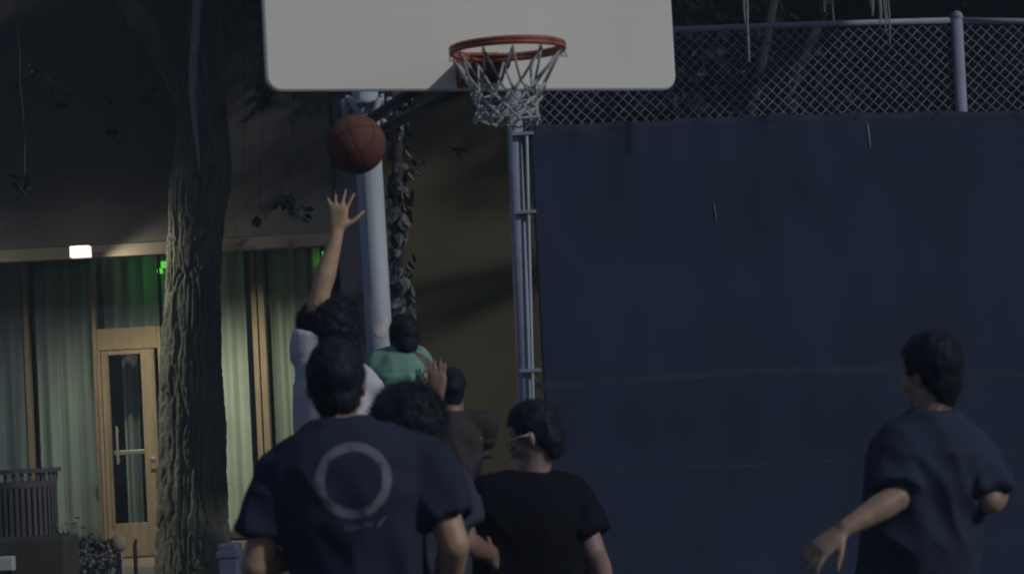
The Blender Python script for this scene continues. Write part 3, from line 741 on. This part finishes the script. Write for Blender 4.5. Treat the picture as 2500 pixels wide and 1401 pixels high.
# clamps at the pole below the board
b = bmesh.new(); rp = 64 / SC(hp.y) / 2
for z in (zB + .06, zB + .125):
    c = pj(z)
    rg = [c + Vector((math.cos(a), math.sin(a), 0)) * (rp + .012) for a in [2 * math.pi * k / 20 for k in range(21)]]
    tube(b, rg, .010, 8)
    for s in (-1, 1):
        q = c + Vector((s * (rp + .02), -.05, 0)); 
        tube(b, [q + Vector((0, -.02, -.03)), q + Vector((0, -.02, .035))], .010, 8); ball(b, q + Vector((0, -.022, -.032)), .016, sub=2)
obj('pole_clamp', b, M['white_steel'], hoop, True)
b = bmesh.new(); c = pj(zB + .05)
for pts in [((-.10, -.075, .09), (-.09, -.09, -.02)), ((-.075, -.085, .10), (.035, -.085, -.10)), ((.07, -.085, .09), (-.0, -.088, -.09)), ((.115, -.075, .09), (.112, -.08, .005))]:
    tube(b, [c + Vector(pts[0]), c + Vector(pts[1])], .014, 8)
obj('brace', b, M['white_steel'], hoop, True)
# round sticker on the pole
b = bmesh.new(); rs = .047; cz = P(934, 800, hp.y).z - pbb.z; gridn = 12
cs = pj(P(934, 800, hp.y).z)
ang0 = R(-72)
for i in range(gridn):
    for j in range(gridn):
        q = []
        for di, dj in ((0, 0), (1, 0), (1, 1), (0, 1)):
            s = -1 + 2 * (i + di) / gridn; t = -1 + 2 * (j + dj) / gridn
            sx, ty = s * math.sqrt(1 - t * t / 2), t * math.sqrt(1 - s * s / 2)
            a = ang0 + sx * rs / rp * .95; q.append(b.verts.new(cs + Vector((math.cos(a) * (rp + .002), math.sin(a) * (rp + .002), ty * rs * 1.05))))
        b.faces.new(q)
bmesh.ops.remove_doubles(b, verts=b.verts, dist=.0005); obj('round_sticker', b, M['sticker'], hoop, True)

# ivy covered post behind the pole
IY = 13.6
ic = P(972, 640, IY); ivy = thing('ivy_post', 'slim post wrapped in pale climbing leaves just right of the hoop pole', 'plant', (P(985, 900, IY).x, IY, 0))
i0 = Vector(ivy.location); ia = P(966, 200, IY); ib = P(982, 900, IY)
b = bmesh.new(); dd = (ia - ib).normalized(); g_ = ib + dd * (-ib.z / dd.z); tube(b, [g_ - i0, ib - i0, ia + dd * .4 - i0], [.04, .035, .03], 10); obj('stem', b, M['darkwood'], ivy, True)
lf = bmesh.new(); vv = [lf.verts.new(p) for p in [(0, 0, 0), (.4, .35, .06), (.25, .75, .08), (0, 1.05, -.05), (-.25, .75, .08), (-.4, .35, .06), (0, .5, -.02)]]
for a, c in ((0, 1), (1, 2), (2, 3), (3, 4), (4, 5), (5, 0)): lf.faces.new((vv[6], vv[a], vv[c]))
lfm = bpy.data.meshes.new('leaf'); lf.to_mesh(lfm); lf.free(); lfm.materials.append(M['ivy'])
random.seed(11)
for i in range(290):
    t = random.random(); p = ib.lerp(ia, t * 1.03) if i % 6 else ib.lerp(ia, random.uniform(-.2, .3))
    a = random.uniform(0, 6.283); r = random.uniform(.02, .085)
    o = bpy.data.objects.new('leaf', lfm); C.objects.link(o); o.parent = ivy
    o.location = p - i0 + Vector((math.cos(a) * r, math.sin(a) * r, 0)); o.rotation_euler = (random.uniform(-2.4, -.9), random.uniform(-.6, .6), a + math.pi / 2 + random.uniform(-.5, .5))
    s = random.uniform(.05, .095); o.scale = (s, s, s)

# ------------------------------------------------------------------ basketball
bp = P(869, 353, 9.95)
ballr = .1215
bl_ = thing('basketball', 'brown basketball in mid air between the raised hand and the white board', 'ball', bp)
def gfn(q, nn): return q
b = bmesh.new(); ball(b, (0, 0, 0), ballr, sub=5)
RB = Matrix.Rotation(R(25), 3, 'X') @ Matrix.Rotation(R(20), 3, 'Y')
def seamd(q):
    q = RB @ q; d = [abs(q.x), abs(q.z)]
    for s in (-1, 1):
        c = Vector((0, s * ballr * 1.02, 0)); d.append(abs((q - c).length - ballr * .86))
    return min(d)
for v in b.verts:
    s = seamd(v.co); v.co *= 1 - .018 * max(0, 1 - s / .004)
me = bpy.data.meshes.new('shell'); 
for f in b.faces: f.material_index = 1 if seamd(f.calc_center_median()) < .0032 else 0
b.to_mesh(me); b.free(); me.materials.append(M['ball']); me.materials.append(mat('ball_seam', (.06, .028, .024), .8)); obj('shell', me, None, bl_, True)

# ------------------------------------------------------------------ people
def frame(fwd, up):
    f = Vector(fwd).normalized(); u = Vector(up); r = f.cross(u).normalized(); u = r.cross(f); return Matrix((r, f, u)).transposed()   # x right, y forward, z up
def ell_ring(c, ux, uy, rx, ry, n=24, sq=2.3):
    out = []
    for k in range(n):
        a = 2 * math.pi * k / n; ca, sa = math.cos(a), math.sin(a)
        out.append(c + ux * (rx * math.copysign(abs(ca) ** (2 / sq), ca)) + uy * (ry * math.copysign(abs(sa) ** (2 / sq), sa)))
    return out
def hand(bm, wrist, d, palmn, side, s=1.0, curl=.5, spread=.25, thumb=.8):
    d = Vector(d).normalized(); nn = Vector(palmn); nn = (nn - d * nn.dot(d)).normalized(); x = d.cross(nn) * side
    w_ = Vector(wrist); rings = []
    for t, hw, ht in [(-.012, .026, .019), (.02, .032, .019), (.05, .040, .017), (.08, .042, .015), (.098, .038, .012)]:
        rings.append(ell_ring(w_ + d * t * s, x, nn, hw * s, ht * s, 16, 2.6))
    loft(bm, rings)
    for i, (off, ln) in enumerate([(.031, .072), (.011, .082), (-.010, .077), (-.030, .060)]):
        base = w_ + (d * .088 + x * off) * s; dirn = (d + x * (off / .031) * spread).normalized(); q = base; r = .0088 * s
        ang = 0
        for seg, (fl, rr_) in enumerate([(.46, 1.0), (.30, .92), (.24, .82)]):
            ang += curl * (.55 + .25 * seg); dd_ = dirn * math.cos(ang) + nn * math.sin(ang)
            q2 = q + dd_ * ln * fl * s; cap_tube(bm, q, q2, r * rr_, r * rr_ * .93, 8); q = q2
    q = w_ + (d * .022 + x * .026) * s; dd_ = (d * .75 + x * thumb + nn * .25).normalized(); q2 = q + dd_ * .045 * s; cap_tube(bm, q, q2, .0135 * s, .011 * s, 8)
    d3 = (dd_ + d * .45 + nn * .15).normalized(); q3 = q2 + d3 * .03 * s; cap_tube(bm, q2, q3, .0108 * s, .0095 * s, 8); d4 = (d3 + nn * curl * .6).normalized(); cap_tube(bm, q3, q3 + d4 * .022 * s, .0095 * s, .008 * s, 8)

def person(label, headtop, Y, skin, shirt, shorts, yaw=0, neck=None, hips_px=None, arms=None, sh_w=.19, look=None, hair='short', up=None,
           shoulder_px=None, jump=0, tee=True, hands=None, sleeve=.62, shirt_fn=None, bulk=1.0, sq=1.0, group=None, hsc=1.0, beltz=.0):
    """headtop: (px,py); arms: {'L':(elbow,wrist),'R':...} in world coordinates"""
    top = P(headtop[0], headtop[1], Y)
    hd = .235 * hsc
    fwd = Vector((-math.sin(yaw), math.cos(yaw), 0)); rt = Vector((math.cos(yaw), math.sin(yaw), 0))
    lk = Vector(look).normalized() if look else fwd
    HR = frame(lk, up or (0, 0, 1))
    hc = top - HR.col[2] * .118 * hsc                    # cranium centre level
    nb = neck if neck is not None else hc + Vector((0, 0, -.215)) - fwd * .03
    hip = hips_px if hips_px is not None else nb + Vector((0, 0, -.56))
    hip = Vector(hip); nb = Vector(nb)
    root = thing('person', label, 'person', (hip.x, hip.y, 0), 0, group)
    # shorter floor distance than leg length: bent knees; jumping: legs hang free
    W = lambda p: Vector(p) - Vector(root.location)
    spine = (nb - hip); su = spine.normalized()
    def sp(t): return hip + spine * t - fwd * (.02 * math.sin(math.pi * min(1, max(0, t))))
    Ls = nb - rt * sh_w - su * .055; Rs = nb + rt * sh_w - su * .055
    if shoulder_px: 
        Ls = Vector(shoulder_px[0] or Ls); Rs = Vector(shoulder_px[1] or Rs)
    srt = (Rs - Ls).normalized(); sfw = su.cross(srt).normalized()
    # ---- body
    b = bmesh.new(); k = bulk
    secs = [(-.10, .15, .10), (.05, .16, .11), (.3, .14, .095), (.6, .155, .11), (.82, .17, .11), (.93, .13, .085), (1.0, .062, .058)]
    loft(b, [ell_ring(W(sp(t)), rt.lerp(srt, max(0, min(1, t))).normalized(), fwd.lerp(sfw, max(0, min(1, t))).normalized(), a * k, c * k, 24) for t, a, c in secs])
    cap_tube(b, W(nb - su * .05), W(hc - HR.col[2] * .04 - HR.col[1] * .012), .060, .054, 16)
    H = lambda x, y, z: W(hc + HR @ (Vector((x, y, z)) * hsc))
    ball(b, H(0, -.008, .022), [q * hsc for q in (.075, .093, .093)], HR); ball(b, H(0, .022, -.045), [q * hsc for q in (.058, .066, .075)], HR)
    ball(b, H(0, .06, -.085), [q * hsc for q in (.030, .026, .024)], HR)       # chin
    ball(b, H(0, .075, .018), [q * hsc for q in (.052, .018, .014)], HR, 2)        # brow
    for s in (-1, 1):
        ball(b, H(s * .037, .060, -.03), [q * hsc for q in (.022, .022, .022)], HR, 2)     # cheeks
        RE = HR @ Matrix.Rotation(s * R(20), 3, 'Z')
        ball(b, H(s * .079, -.008, -.012), [q * hsc for q in (.010, .017, .031)], RE, 2)  # ears
        ball(b, H(s * .076, -.002, -.036), [q * hsc for q in (.008, .010, .012)], RE, 2)
    tube(b, [H(0, .080, .010), H(0, .094, -.012), H(0, .108, -.034), H(0, .090, -.044)], [.009 * hsc, .011 * hsc, .015 * hsc, .009 * hsc], 10)
    ball(b, H(0, .083, -.060), [q * hsc for q in (.022, .012, .006)], HR, 2); ball(b, H(0, .081, -.070), [q * hsc for q in (.019, .012, .007)], HR, 2)
    for s, S in (('L', Ls), ('R', Rs)):
        E, Wr = arms[s]; E = Vector(E); Wr = Vector(Wr)
        ball(b, W(S), .062 * k); cap_tube(b, W(S), W(E), .053 * k, .041 * k, 16)
        mid = E.lerp(Wr, .3); cap_tube(b, W(E), W(mid), .041 * k, .043 * k, 14); cap_tube(b, W(mid), W(Wr), .043 * k, .027, 14)
        hs = (hands or {}).get(s, {}); dd_ = Vector(hs.get('d', (Wr - E))).normalized()
        pn = Vector(hs.get('n', -rt if s == 'R' else rt)); hand(b, W(Wr + dd_ * .01), dd_, pn, hs.get('side', 1), hs.get('s', 1.0), hs.get('curl', .5), hs.get('spread', .2), hs.get('thumb', .7))
    # legs
    legs = []
    for s in (-1, 1):
        h_ = hip + rt * .085 * s - Vector((0, 0, .04)); fl = jump
        ankz = .09 + fl; L1, L2 = .43, .42; ank = Vector((hip.x, hip.y, 0)) + rt * (.13 * s) + fwd * (.10 * s); ank.z = ankz
        dvec = ank - h_; D = min(dvec.length, L1 + L2 - .004); dn = dvec.normalized(); ank = h_ + dn * D if dvec.length > L1 + L2 - .004 and jump > 0 else ank
        a_ = (L1 ** 2 - L2 ** 2 + D ** 2) / (2 * D); hh = math.sqrt(max(0, L1 ** 2 - a_ ** 2)); pf = (fwd - dn * fwd.dot(dn)).normalized()
        kn = h_ + dn * a_ + pf * hh
        cap_tube(b, W(h_), W(kn), .088 * k, .056, 18); cm = kn.lerp(ank, .3) - fwd * .012; cap_tube(b, W(kn), W(cm), .055, .058, 16); cap_tube(b, W(cm), W(ank), .057, .036, 16)
        legs.append((h_, kn, ank))
    body = obj('body', remesh(b, 'body', .0065, 3), M[skin], root)
    # ---- eyes
    for s in (-1, 1):
        e = bmesh.new(); ball(e, H(s * .032, .071, .002), .0125 * hsc, sub=2); eo = obj('eye', e, M['eye'], root, True)
        e = bmesh.new(); ball(e, H(s * .032, .0785, .002), .0065 * hsc, sub=2); obj('iris', e, M['iris'], eo, True)
    # ---- shoes
    for h_, kn, ank in legs:
        e = bmesh.new(); c0 = ank - Vector((0, 0, .05)); rings = []
        for t, hw, hz in [(-.07, .022, .05), (-.05, .036, .075), (.02, .040, .075), (.09, .046, .05), (.16, .045, .034), (.195, .022, .02)]:
            rings.append(ell_ring(W(c0 + fwd * t + Z * (hz - .035)), rt, Z, hw, hz, 16, 2.8))
        loft(e, rings); bmesh.ops.recalc_face_normals(e, faces=e.faces); obj('shoe', e, M['white_plastic'] if random.random() < .5 else M['black'], root, True)
    # ---- shorts
    e = bmesh.new(); loft(e, [ell_ring(W(sp(t)), rt, fwd, a * k, c * k, 24) for t, a, c in [(-.16, .155, .125), (.0, .172, .128), (.12, .162, .12)]])
    for h_, kn, ank in legs: tube(e, [W(h_ + Z * .03), W(h_.lerp(kn, .5)), W(h_.lerp(kn, .95))], [.105 * k, .105, .105], 18)
    obj('shorts', remesh(e, 'shorts', .012, 3), M[shorts], root)
    # ---- shirt
    e = bmesh.new()
    if tee:
        secs = [(-.22, .205, .150), (-.05, .197, .142), (.2, .180, .128), (.45, .180, .128), (.68, .190, .134), (.84, .188, .126), (.93, .150, .100), (.985, .098, .078), (1.025, .073, .068)]
    else:
        secs = [(-.20, .20, .145), (0, .19, .135), (.3, .175, .122), (.6, .18, .130), (.82, .165, .122), (.92, .125, .10), (.985, .088, .074)]
    loft(e, [ell_ring(W(sp(t)), rt.lerp(srt, max(0, min(1, t))).normalized(), fwd.lerp(sfw, max(0, min(1, t))).normalized(), a * k * (sh_w / .19 if t > .5 else 1 + (sh_w / .19 - 1) * .5), c * k, 28) for t, a, c in secs])
    for s, S in (('L', Ls), ('R', Rs)):
        E = Vector(arms[s][0]); inn = nb.lerp(S, .45) - su * .03
        if tee:
            e2 = S.lerp(E, sleeve); cap_tube(e, W(inn), W(S), .078 * k, .072 * k, 16)
            tube(e, [W(S - (E - S).normalized() * .03), W(S), W(S.lerp(E, sleeve * .5)), W(e2)], [.05 * k, .075 * k, .078 * k, .080 * k], 20)
        else: cap_tube(e, W(inn), W(S - (S - inn) * .15), .072 * k, .062 * k, 16)
    sd_ = random.uniform(0, 50)
    def fold(q, nn):
        g = noise.noise(Vector((q.x * 5 + sd_, q.y * 5, q.z * 3))) * .013 + .013 * (1 - abs(noise.noise(Vector((q.x * 9 + q.z * 5, q.y * 9, q.z * 3.5 - q.x * 3 + sd_))) * 2.4)) * (1.0 if q.z < W(nb).z - .12 else .35)
        return q + nn * g
    obj('shirt', remesh(e, 'shirt', .010, 3, fn=fold), M[shirt], root)
    # collar
    # ---- hair
    e = bmesh.new()
    if hair == 'afro':
        ball(e, H(0, -.018, .028), [q * hsc for q in (.128, .135, .125)], HR, 4); ball(e, H(0, -.04, -.04), [q * hsc for q in (.115, .10, .085)], HR, 3)
    else:
        tp = .010 if hair == 'short' else .022
        ball(e, H(0, -.016, .034), [q * hsc for q in (.081 + tp * .5, .098 + tp * .3, .091 + tp)], HR, 4)
        ball(e, H(0, -.050, -.030), [q * hsc for q in (.070, .058, .072)], HR, 3); ball(e, H(0, -.052, -.075), [q * hsc for q in (.052, .034, .042)], HR, 3)
    hz = H(0, 0, 0); fd = HR.col[1]; ud = HR.col[2]
    bmesh.ops.recalc_face_normals(e, faces=e.faces)
    amp = .016 if hair == 'afro' else .006; frq = 16 if hair == 'afro' else 28
    def hf(q, nn): return q + nn * (amp * noise.noise(q * frq + Vector((sd_, 0, 0))) + amp * .6 * noise.noise(q * frq * 2.7))
    hm = remesh(e, 'hair', .007, 2, fn=hf)
    bmh = bmesh.new(); bmh.from_mesh(hm)
    dele = []
    for f in bmh.faces:
        c = f.calc_center_median() - hz; y_, z_ = c.dot(fd), c.dot(ud)
        if hair != 'afro' and y_ > .038 * hsc and z_ < (.072 + .0 * y_) * hsc: dele.append(f)
        elif hair == 'afro' and y_ > .07 and z_ < .07: dele.append(f)
        elif hair != 'afro' and y_ > -.02 and z_ < -.0 * hsc and y_ < .04 : dele.append(f)
    bmesh.ops.delete(bmh, geom=dele, context='FACES')
    # short strands give a soft ragged outline
    faces = list(bmh.faces); ln = .022 if hair == 'afro' else (.020 if hair == 'messy' else .012)
    for f in random.sample(faces, min(len(faces), 5200 if hair != 'afro' else 9000)):
        c = f.calc_center_median(); nn = f.normal
        cc = (c - hz); dd2 = (nn * (.8 if hair == 'afro' else .35) + Vector((random.gauss(0, .4), random.gauss(0, .4), random.gauss(0, .4))) + ((-ud * .5 - fd * .2) if hair != 'afro' else Vector())).normalized()
        w2 = nn.orthogonal().normalized() * .0013
        l2 = ln * random.uniform(.5, 1.5)
        bmh.faces.new([bmh.verts.new(c - w2 - nn * .002), bmh.verts.new(c + w2 - nn * .002), bmh.verts.new(c + dd2 * l2)])
    hm2 = bpy.data.meshes.new('hair'); bmh.to_mesh(hm2); bmh.free(); hm2.materials.append(M['hair']); hm2.polygons.foreach_set('use_smooth', [True] * len(hm2.polygons))
    obj('hair', hm2, None, root)
    return dict(root=root, W=W, H=H, HR=HR, hc=hc, nb=nb, hip=hip)

def cloth(name, col, var=.12, rough=.9): return mat(name, col, rough, var, 3, .25, 350, spec=.15)
M['navy'] = cloth('navy_tee', (.026, .034, .064))
M['slate'] = cloth('slate_tee', (.045, .056, .085))
M['blacktee'] = cloth('black_tee', (.006, .007, .014))
M['greytee'] = cloth('grey_blue_tee', (.034, .047, .085))
M['white'] = cloth('white_jersey', (.58, .59, .66), .08)
M['green'] = cloth('sea_green_tee', (.19, .38, .30), .15)
M['charcoal'] = cloth('charcoal_top', (.05, .045, .045))
M['darkshorts'] = cloth('dark_shorts', (.014, .016, .028))
M['blueshorts'] = cloth('blue_shorts', (.03, .04, .09))

# 1: man with ring printed on his shirt
Y1 = 7.2
nb1 = P(832, 1034, Y1 - .02); hip1 = P(897, 1530, Y1 + .03)
p1 = person('man in navy tee printed with a large grey ring, seen from behind', (815, 838), Y1, 'skin_a', 'navy', 'darkshorts', yaw=R(-3),
    neck=nb1, hips_px=hip1, look=(-.05, 1, .16), sh_w=.205, bulk=1.08, hair='short', hsc=1.0,
    shoulder_px=(P(690, 1155, Y1), P(1035, 1125, Y1)),
    arms={'L': (P(624, 1380, Y1 - .03), P(742, 1350, Y1 + .18)), 'R': (P(1110, 1330, Y1 - .06), P(1075, 1480, Y1 + .15))}, sleeve=.70)
root = p1['root']
# print on the back of the shirt: broken brushed ring and a short illegible scrawl under it
def add_print(m, base, cx, cz, r0, r1_, lines):
    n = m.node_tree.nodes; l = m.node_tree.links; bs = n['Principled BSDF']; old = bs.inputs['Base Color'].links[0].from_socket
    tc = n.new('ShaderNodeTexCoord'); sx = n.new('ShaderNodeSeparateXYZ'); l.new(tc.outputs['Object'], sx.inputs[0])
    def mth(op, a, b_=None, c_=None):
        q = n.new('ShaderNodeMath'); q.operation = op
        for i, v in enumerate((a, b_, c_)):
            if v is None: continue
            if isinstance(v, (int, float)): q.inputs[i].default_value = v
            else: l.new(v, q.inputs[i])
        return q.outputs[0]
    dx = mth('SUBTRACT', sx.outputs[0], cx); dz = mth('SUBTRACT', sx.outputs[2], cz)
    dist = mth('SQRT', mth('ADD', mth('MULTIPLY', dx, dx), mth('MULTIPLY', dz, dz)))
    ns = n.new('ShaderNodeTexNoise'); ns.inputs['Scale'].default_value = 15; ns.inputs['Detail'].default_value = 5; l.new(tc.outputs['Object'], ns.inputs[0])
    nf = mth('SUBTRACT', ns.outputs['Fac'], .5); dist = mth('ADD', dist, mth('MULTIPLY', nf, .013))
    def ss(v, a, b_): 
        q = n.new('ShaderNodeMapRange'); q.interpolation_type = 'SMOOTHSTEP'; q.inputs[1].default_value = a; q.inputs[2].default_value = b_; l.new(v, q.inputs[0]); return q.outputs[0]
    ring = mth('MULTIPLY', ss(dist, r0 - .003, r0 + .003), ss(dist, r1_ + .003, r1_ - .003))
    wr = mth('MULTIPLY_ADD', ss(ns.outputs['Fac'], .36, .52), .65, .35); ring = mth('MULTIPLY', ring, wr)
    tot = ring
    for (x0_, x1_, z0_, sl_, th, op) in lines:
        d2 = mth('SUBTRACT', dz, mth('ADD', z0_, mth('MULTIPLY', mth('SUBTRACT', dx, x0_), sl_)))
        d2 = mth('ABSOLUTE', mth('ADD', d2, mth('MULTIPLY', nf, .02)))
        ln_ = mth('MULTIPLY', ss(d2, th + .002, th - .001), mth('MULTIPLY', ss(dx, x0_ - .002, x0_ + .004), ss(dx, x1_ + .002, x1_ - .004)))
        tot = mth('MAXIMUM', tot, mth('MULTIPLY', ln_, op))
    back = ss(sx.outputs[1], .04, .0); tot = mth('MULTIPLY', tot, back)
    mxn = n.new('ShaderNodeMix'); mxn.data_type = 'RGBA'; l.new(tot, mxn.inputs[0]); l.new(old, mxn.inputs[6]); mxn.inputs[7].default_value = (.155, .165, .21, 1)
    l.new(mxn.outputs[2], bs.inputs['Base Color'])
rcw = P(863, 1172, Y1 - .16) - Vector(root.location)
add_print(M['navy'], None, rcw.x, rcw.z, .083, .109, [(-.035, .015, -.136, .08, .007, .35), (.020, .050, -.128, .0, .005, .35), (.062, .088, -.135, .95, .0035, 1.0)])

# 2: curly-haired man behind him
Y2 = 8.3
p2 = person('man with big round afro and slate tee behind the ring shirt man', (992, 962), Y2, 'skin_b', 'slate', 'darkshorts', yaw=R(4),
    neck=P(1003, 1125, Y2), hips_px=P(1005, 1500, Y2), look=(-.2, 1, .12), hair='afro', sh_w=.20, bulk=1.05,
    shoulder_px=(None, P(1098, 1188, Y2)), arms={'L': (P(850, 1330, Y2), P(830, 1440, Y2 + .2)), 'R': (P(1136, 1325, Y2 - .02), P(1190, 1352, Y2 + .22))}, sleeve=.7)

# 3: black tee, glasses, head turned left
Y3 = 8.8
p3 = person('man in black tee with glasses, head turned left, right of the afro', (1270, 994), Y3, 'skin_f', 'blacktee', 'blueshorts', yaw=R(10),
    neck=P(1290, 1158, Y3), hips_px=P(1290, 1520, Y3 + .02), look=(-.90, .30, -.42), hair='short', sh_w=.20, bulk=1.08, hsc=.96,
    shoulder_px=(P(1195, 1212, Y3), P(1392, 1205, Y3)),
    arms={'L': (P(1150, 1310, Y3 + .12), P(1158, 1195, Y3 + .12)), 'R': (P(1448, 1345, Y3 - .04), P(1492, 1480, Y3 + .1))}, sleeve=.72,
    hands={'L': dict(d=(.12, .05, 1), n=(1, .3, 0), side=1, curl=1.0, spread=.02)})
H3 = p3['H']; gl = thing('glasses', 'glasses worn by the man in black tee, temple painted pale as a glint', 'glasses', p3['root'].location)
b = bmesh.new()
for s in (-1, 1):
    rg = [H3(s * .033 + .024 * math.cos(a), .094, .004 + .019 * math.sin(a)) for a in [2 * math.pi * k / 18 for k in range(19)]]; tube(b, rg, .0018, 6)
tube(b, [H3(-.010, .094, .008), H3(0, .098, .010), H3(.010, .094, .008)], .0018, 6)
obj('rims', b, M['dark_steel'], gl, True)
for s in (-1, 1):
    b = bmesh.new(); tube(b, [H3(s * .057, .094, .010), H3(s * .088, .088, .012), H3(s * .092, .02, .008), H3(s * .088, -.01, .0)], .0035, 6); obj('temple', b, M['white_plastic'], gl, True)  # pale colour stands in for the glint along the temple

# 4: running man at right
Y4 = 7.6
p4 = person('man in grey blue tee running, far right, left arm swung out', (2256, 828), Y4, 'skin_c', 'greytee', 'darkshorts', yaw=R(18),
    neck=P(2282, 1008, Y4 - .03), hips_px=P(2222, 1480, Y4 + .1), look=(-.72, .70, -.10), hair='messy', sh_w=.19, bulk=1.02, hsc=.92,
    shoulder_px=(P(2205, 1090, Y4 - .02), P(2364, 1092, Y4 + .02)),
    arms={'L': (P(2190, 1215, Y4 - .12), P(2062, 1290, Y4 - .2)), 'R': (P(2418, 1222, Y4 - .06), P(2442, 1200, Y4 + .2))}, sleeve=.9,
    hands={'L': dict(d=P(1990, 1350, Y4 - .22) - P(2062, 1290, Y4 - .2), curl=.35, spread=.2, n=(.3, .6, -.6), s=1.02), 'R': dict(d=(.18, .8, .45), curl=.8)})

# 5: jumping shooter
Y5 = 10.0
p5 = person('jumping player in white jersey reaching one arm up towards the ball', (800, 742), Y5, 'skin_e', 'white', 'blueshorts', yaw=R(-6),
    neck=P(812, 862, Y5), hips_px=P(835, 1190, Y5 + .05), look=(.05, 1, .35), hair='afro', sh_w=.165, tee=True, sleeve=.34, jump=.22,
    shoulder_px=(P(752, 862, Y5 - .02), P(880, 935, Y5)),
    arms={'L': (P(783, 712, Y5 - .04), P(823, 570, Y5 - .02)), 'R': (P(935, 1040, Y5 + .1), P(915, 1120, Y5 + .3))},
    hands={'L': dict(d=P(830, 470, Y5) - P(824, 570, Y5), n=(.15, 1, 0), side=-1, curl=.10, spread=.42, thumb=1.25, s=1.02)})
# 6: green shirt
Y6 = 11.0
p6 = person('player in sea green tee jumping in front of the pole, dark head', (981, 776), Y6, 'skin_d', 'green', 'darkshorts', yaw=R(-10),
    neck=P(980, 850, Y6), hips_px=P(985, 1180, Y6), look=(-.35, 1, -.1), hair='short', sh_w=.15, jump=.25, bulk=.9, hsc=.78,
    shoulder_px=(P(928, 888, Y6), P(1018, 876, Y6)),
    arms={'L': (P(900, 1005, Y6), P(890, 1080, Y6 + .25)), 'R': (P(1045, 1000, Y6 + .1), P(1050, 1080, Y6 + .3))})
# 7: dark figure with hands up
Y7 = 11.0
p7 = person('figure in charcoal top with one hand raised, beside the afro', (1100, 903), Y7, 'skin_b', 'charcoal', 'darkshorts', yaw=R(10),
    neck=P(1102, 1010, Y7), hips_px=P(1100, 1330, Y7), look=(-.1, 1, .3), hair='short', sh_w=.15, bulk=.85, hsc=.76,
    arms={'L': (P(1048, 1060, Y7 - .12), P(1070, 972, Y7 - .16)), 'R': (P(1165, 1100, Y7 + .1), P(1150, 1180, Y7 + .25))},
    hands={'L': dict(d=(.02, .05, 1), n=(0, 1, 0), curl=.15, spread=.1), 'R': dict(curl=.5)})

# added haze volume that lifts the dark tones all over
b = bmesh.new(); box(b, -85, 85, -14, 86, -1.2, 21)
hz_ = bpy.data.materials.new('black_lift_haze'); hz_.use_nodes = True; n = hz_.node_tree.nodes
n.remove(n['Principled BSDF']); v = n.new('ShaderNodeVolumePrincipled'); v.inputs['Density'].default_value = .0028
v.inputs['Color'].default_value = (.62, .80, 1, 1); v.inputs['Anisotropy'].default_value = 0
hz_.node_tree.links.new(v.outputs[0], n['Material Output'].inputs['Volume'])
tag(obj('haze', b, hz_), kind='stuff')
bpy.context.scene.cycles.volume_bounces = 0
for o in bpy.data.objects:
    if o.type == 'MESH' and o.data.materials and o.name.startswith('background'): pass
try:
    bpy.context.scene.cycles.max_bounces = 6; bpy.context.scene.cycles.transparent_max_bounces = 8
except Exception: pass
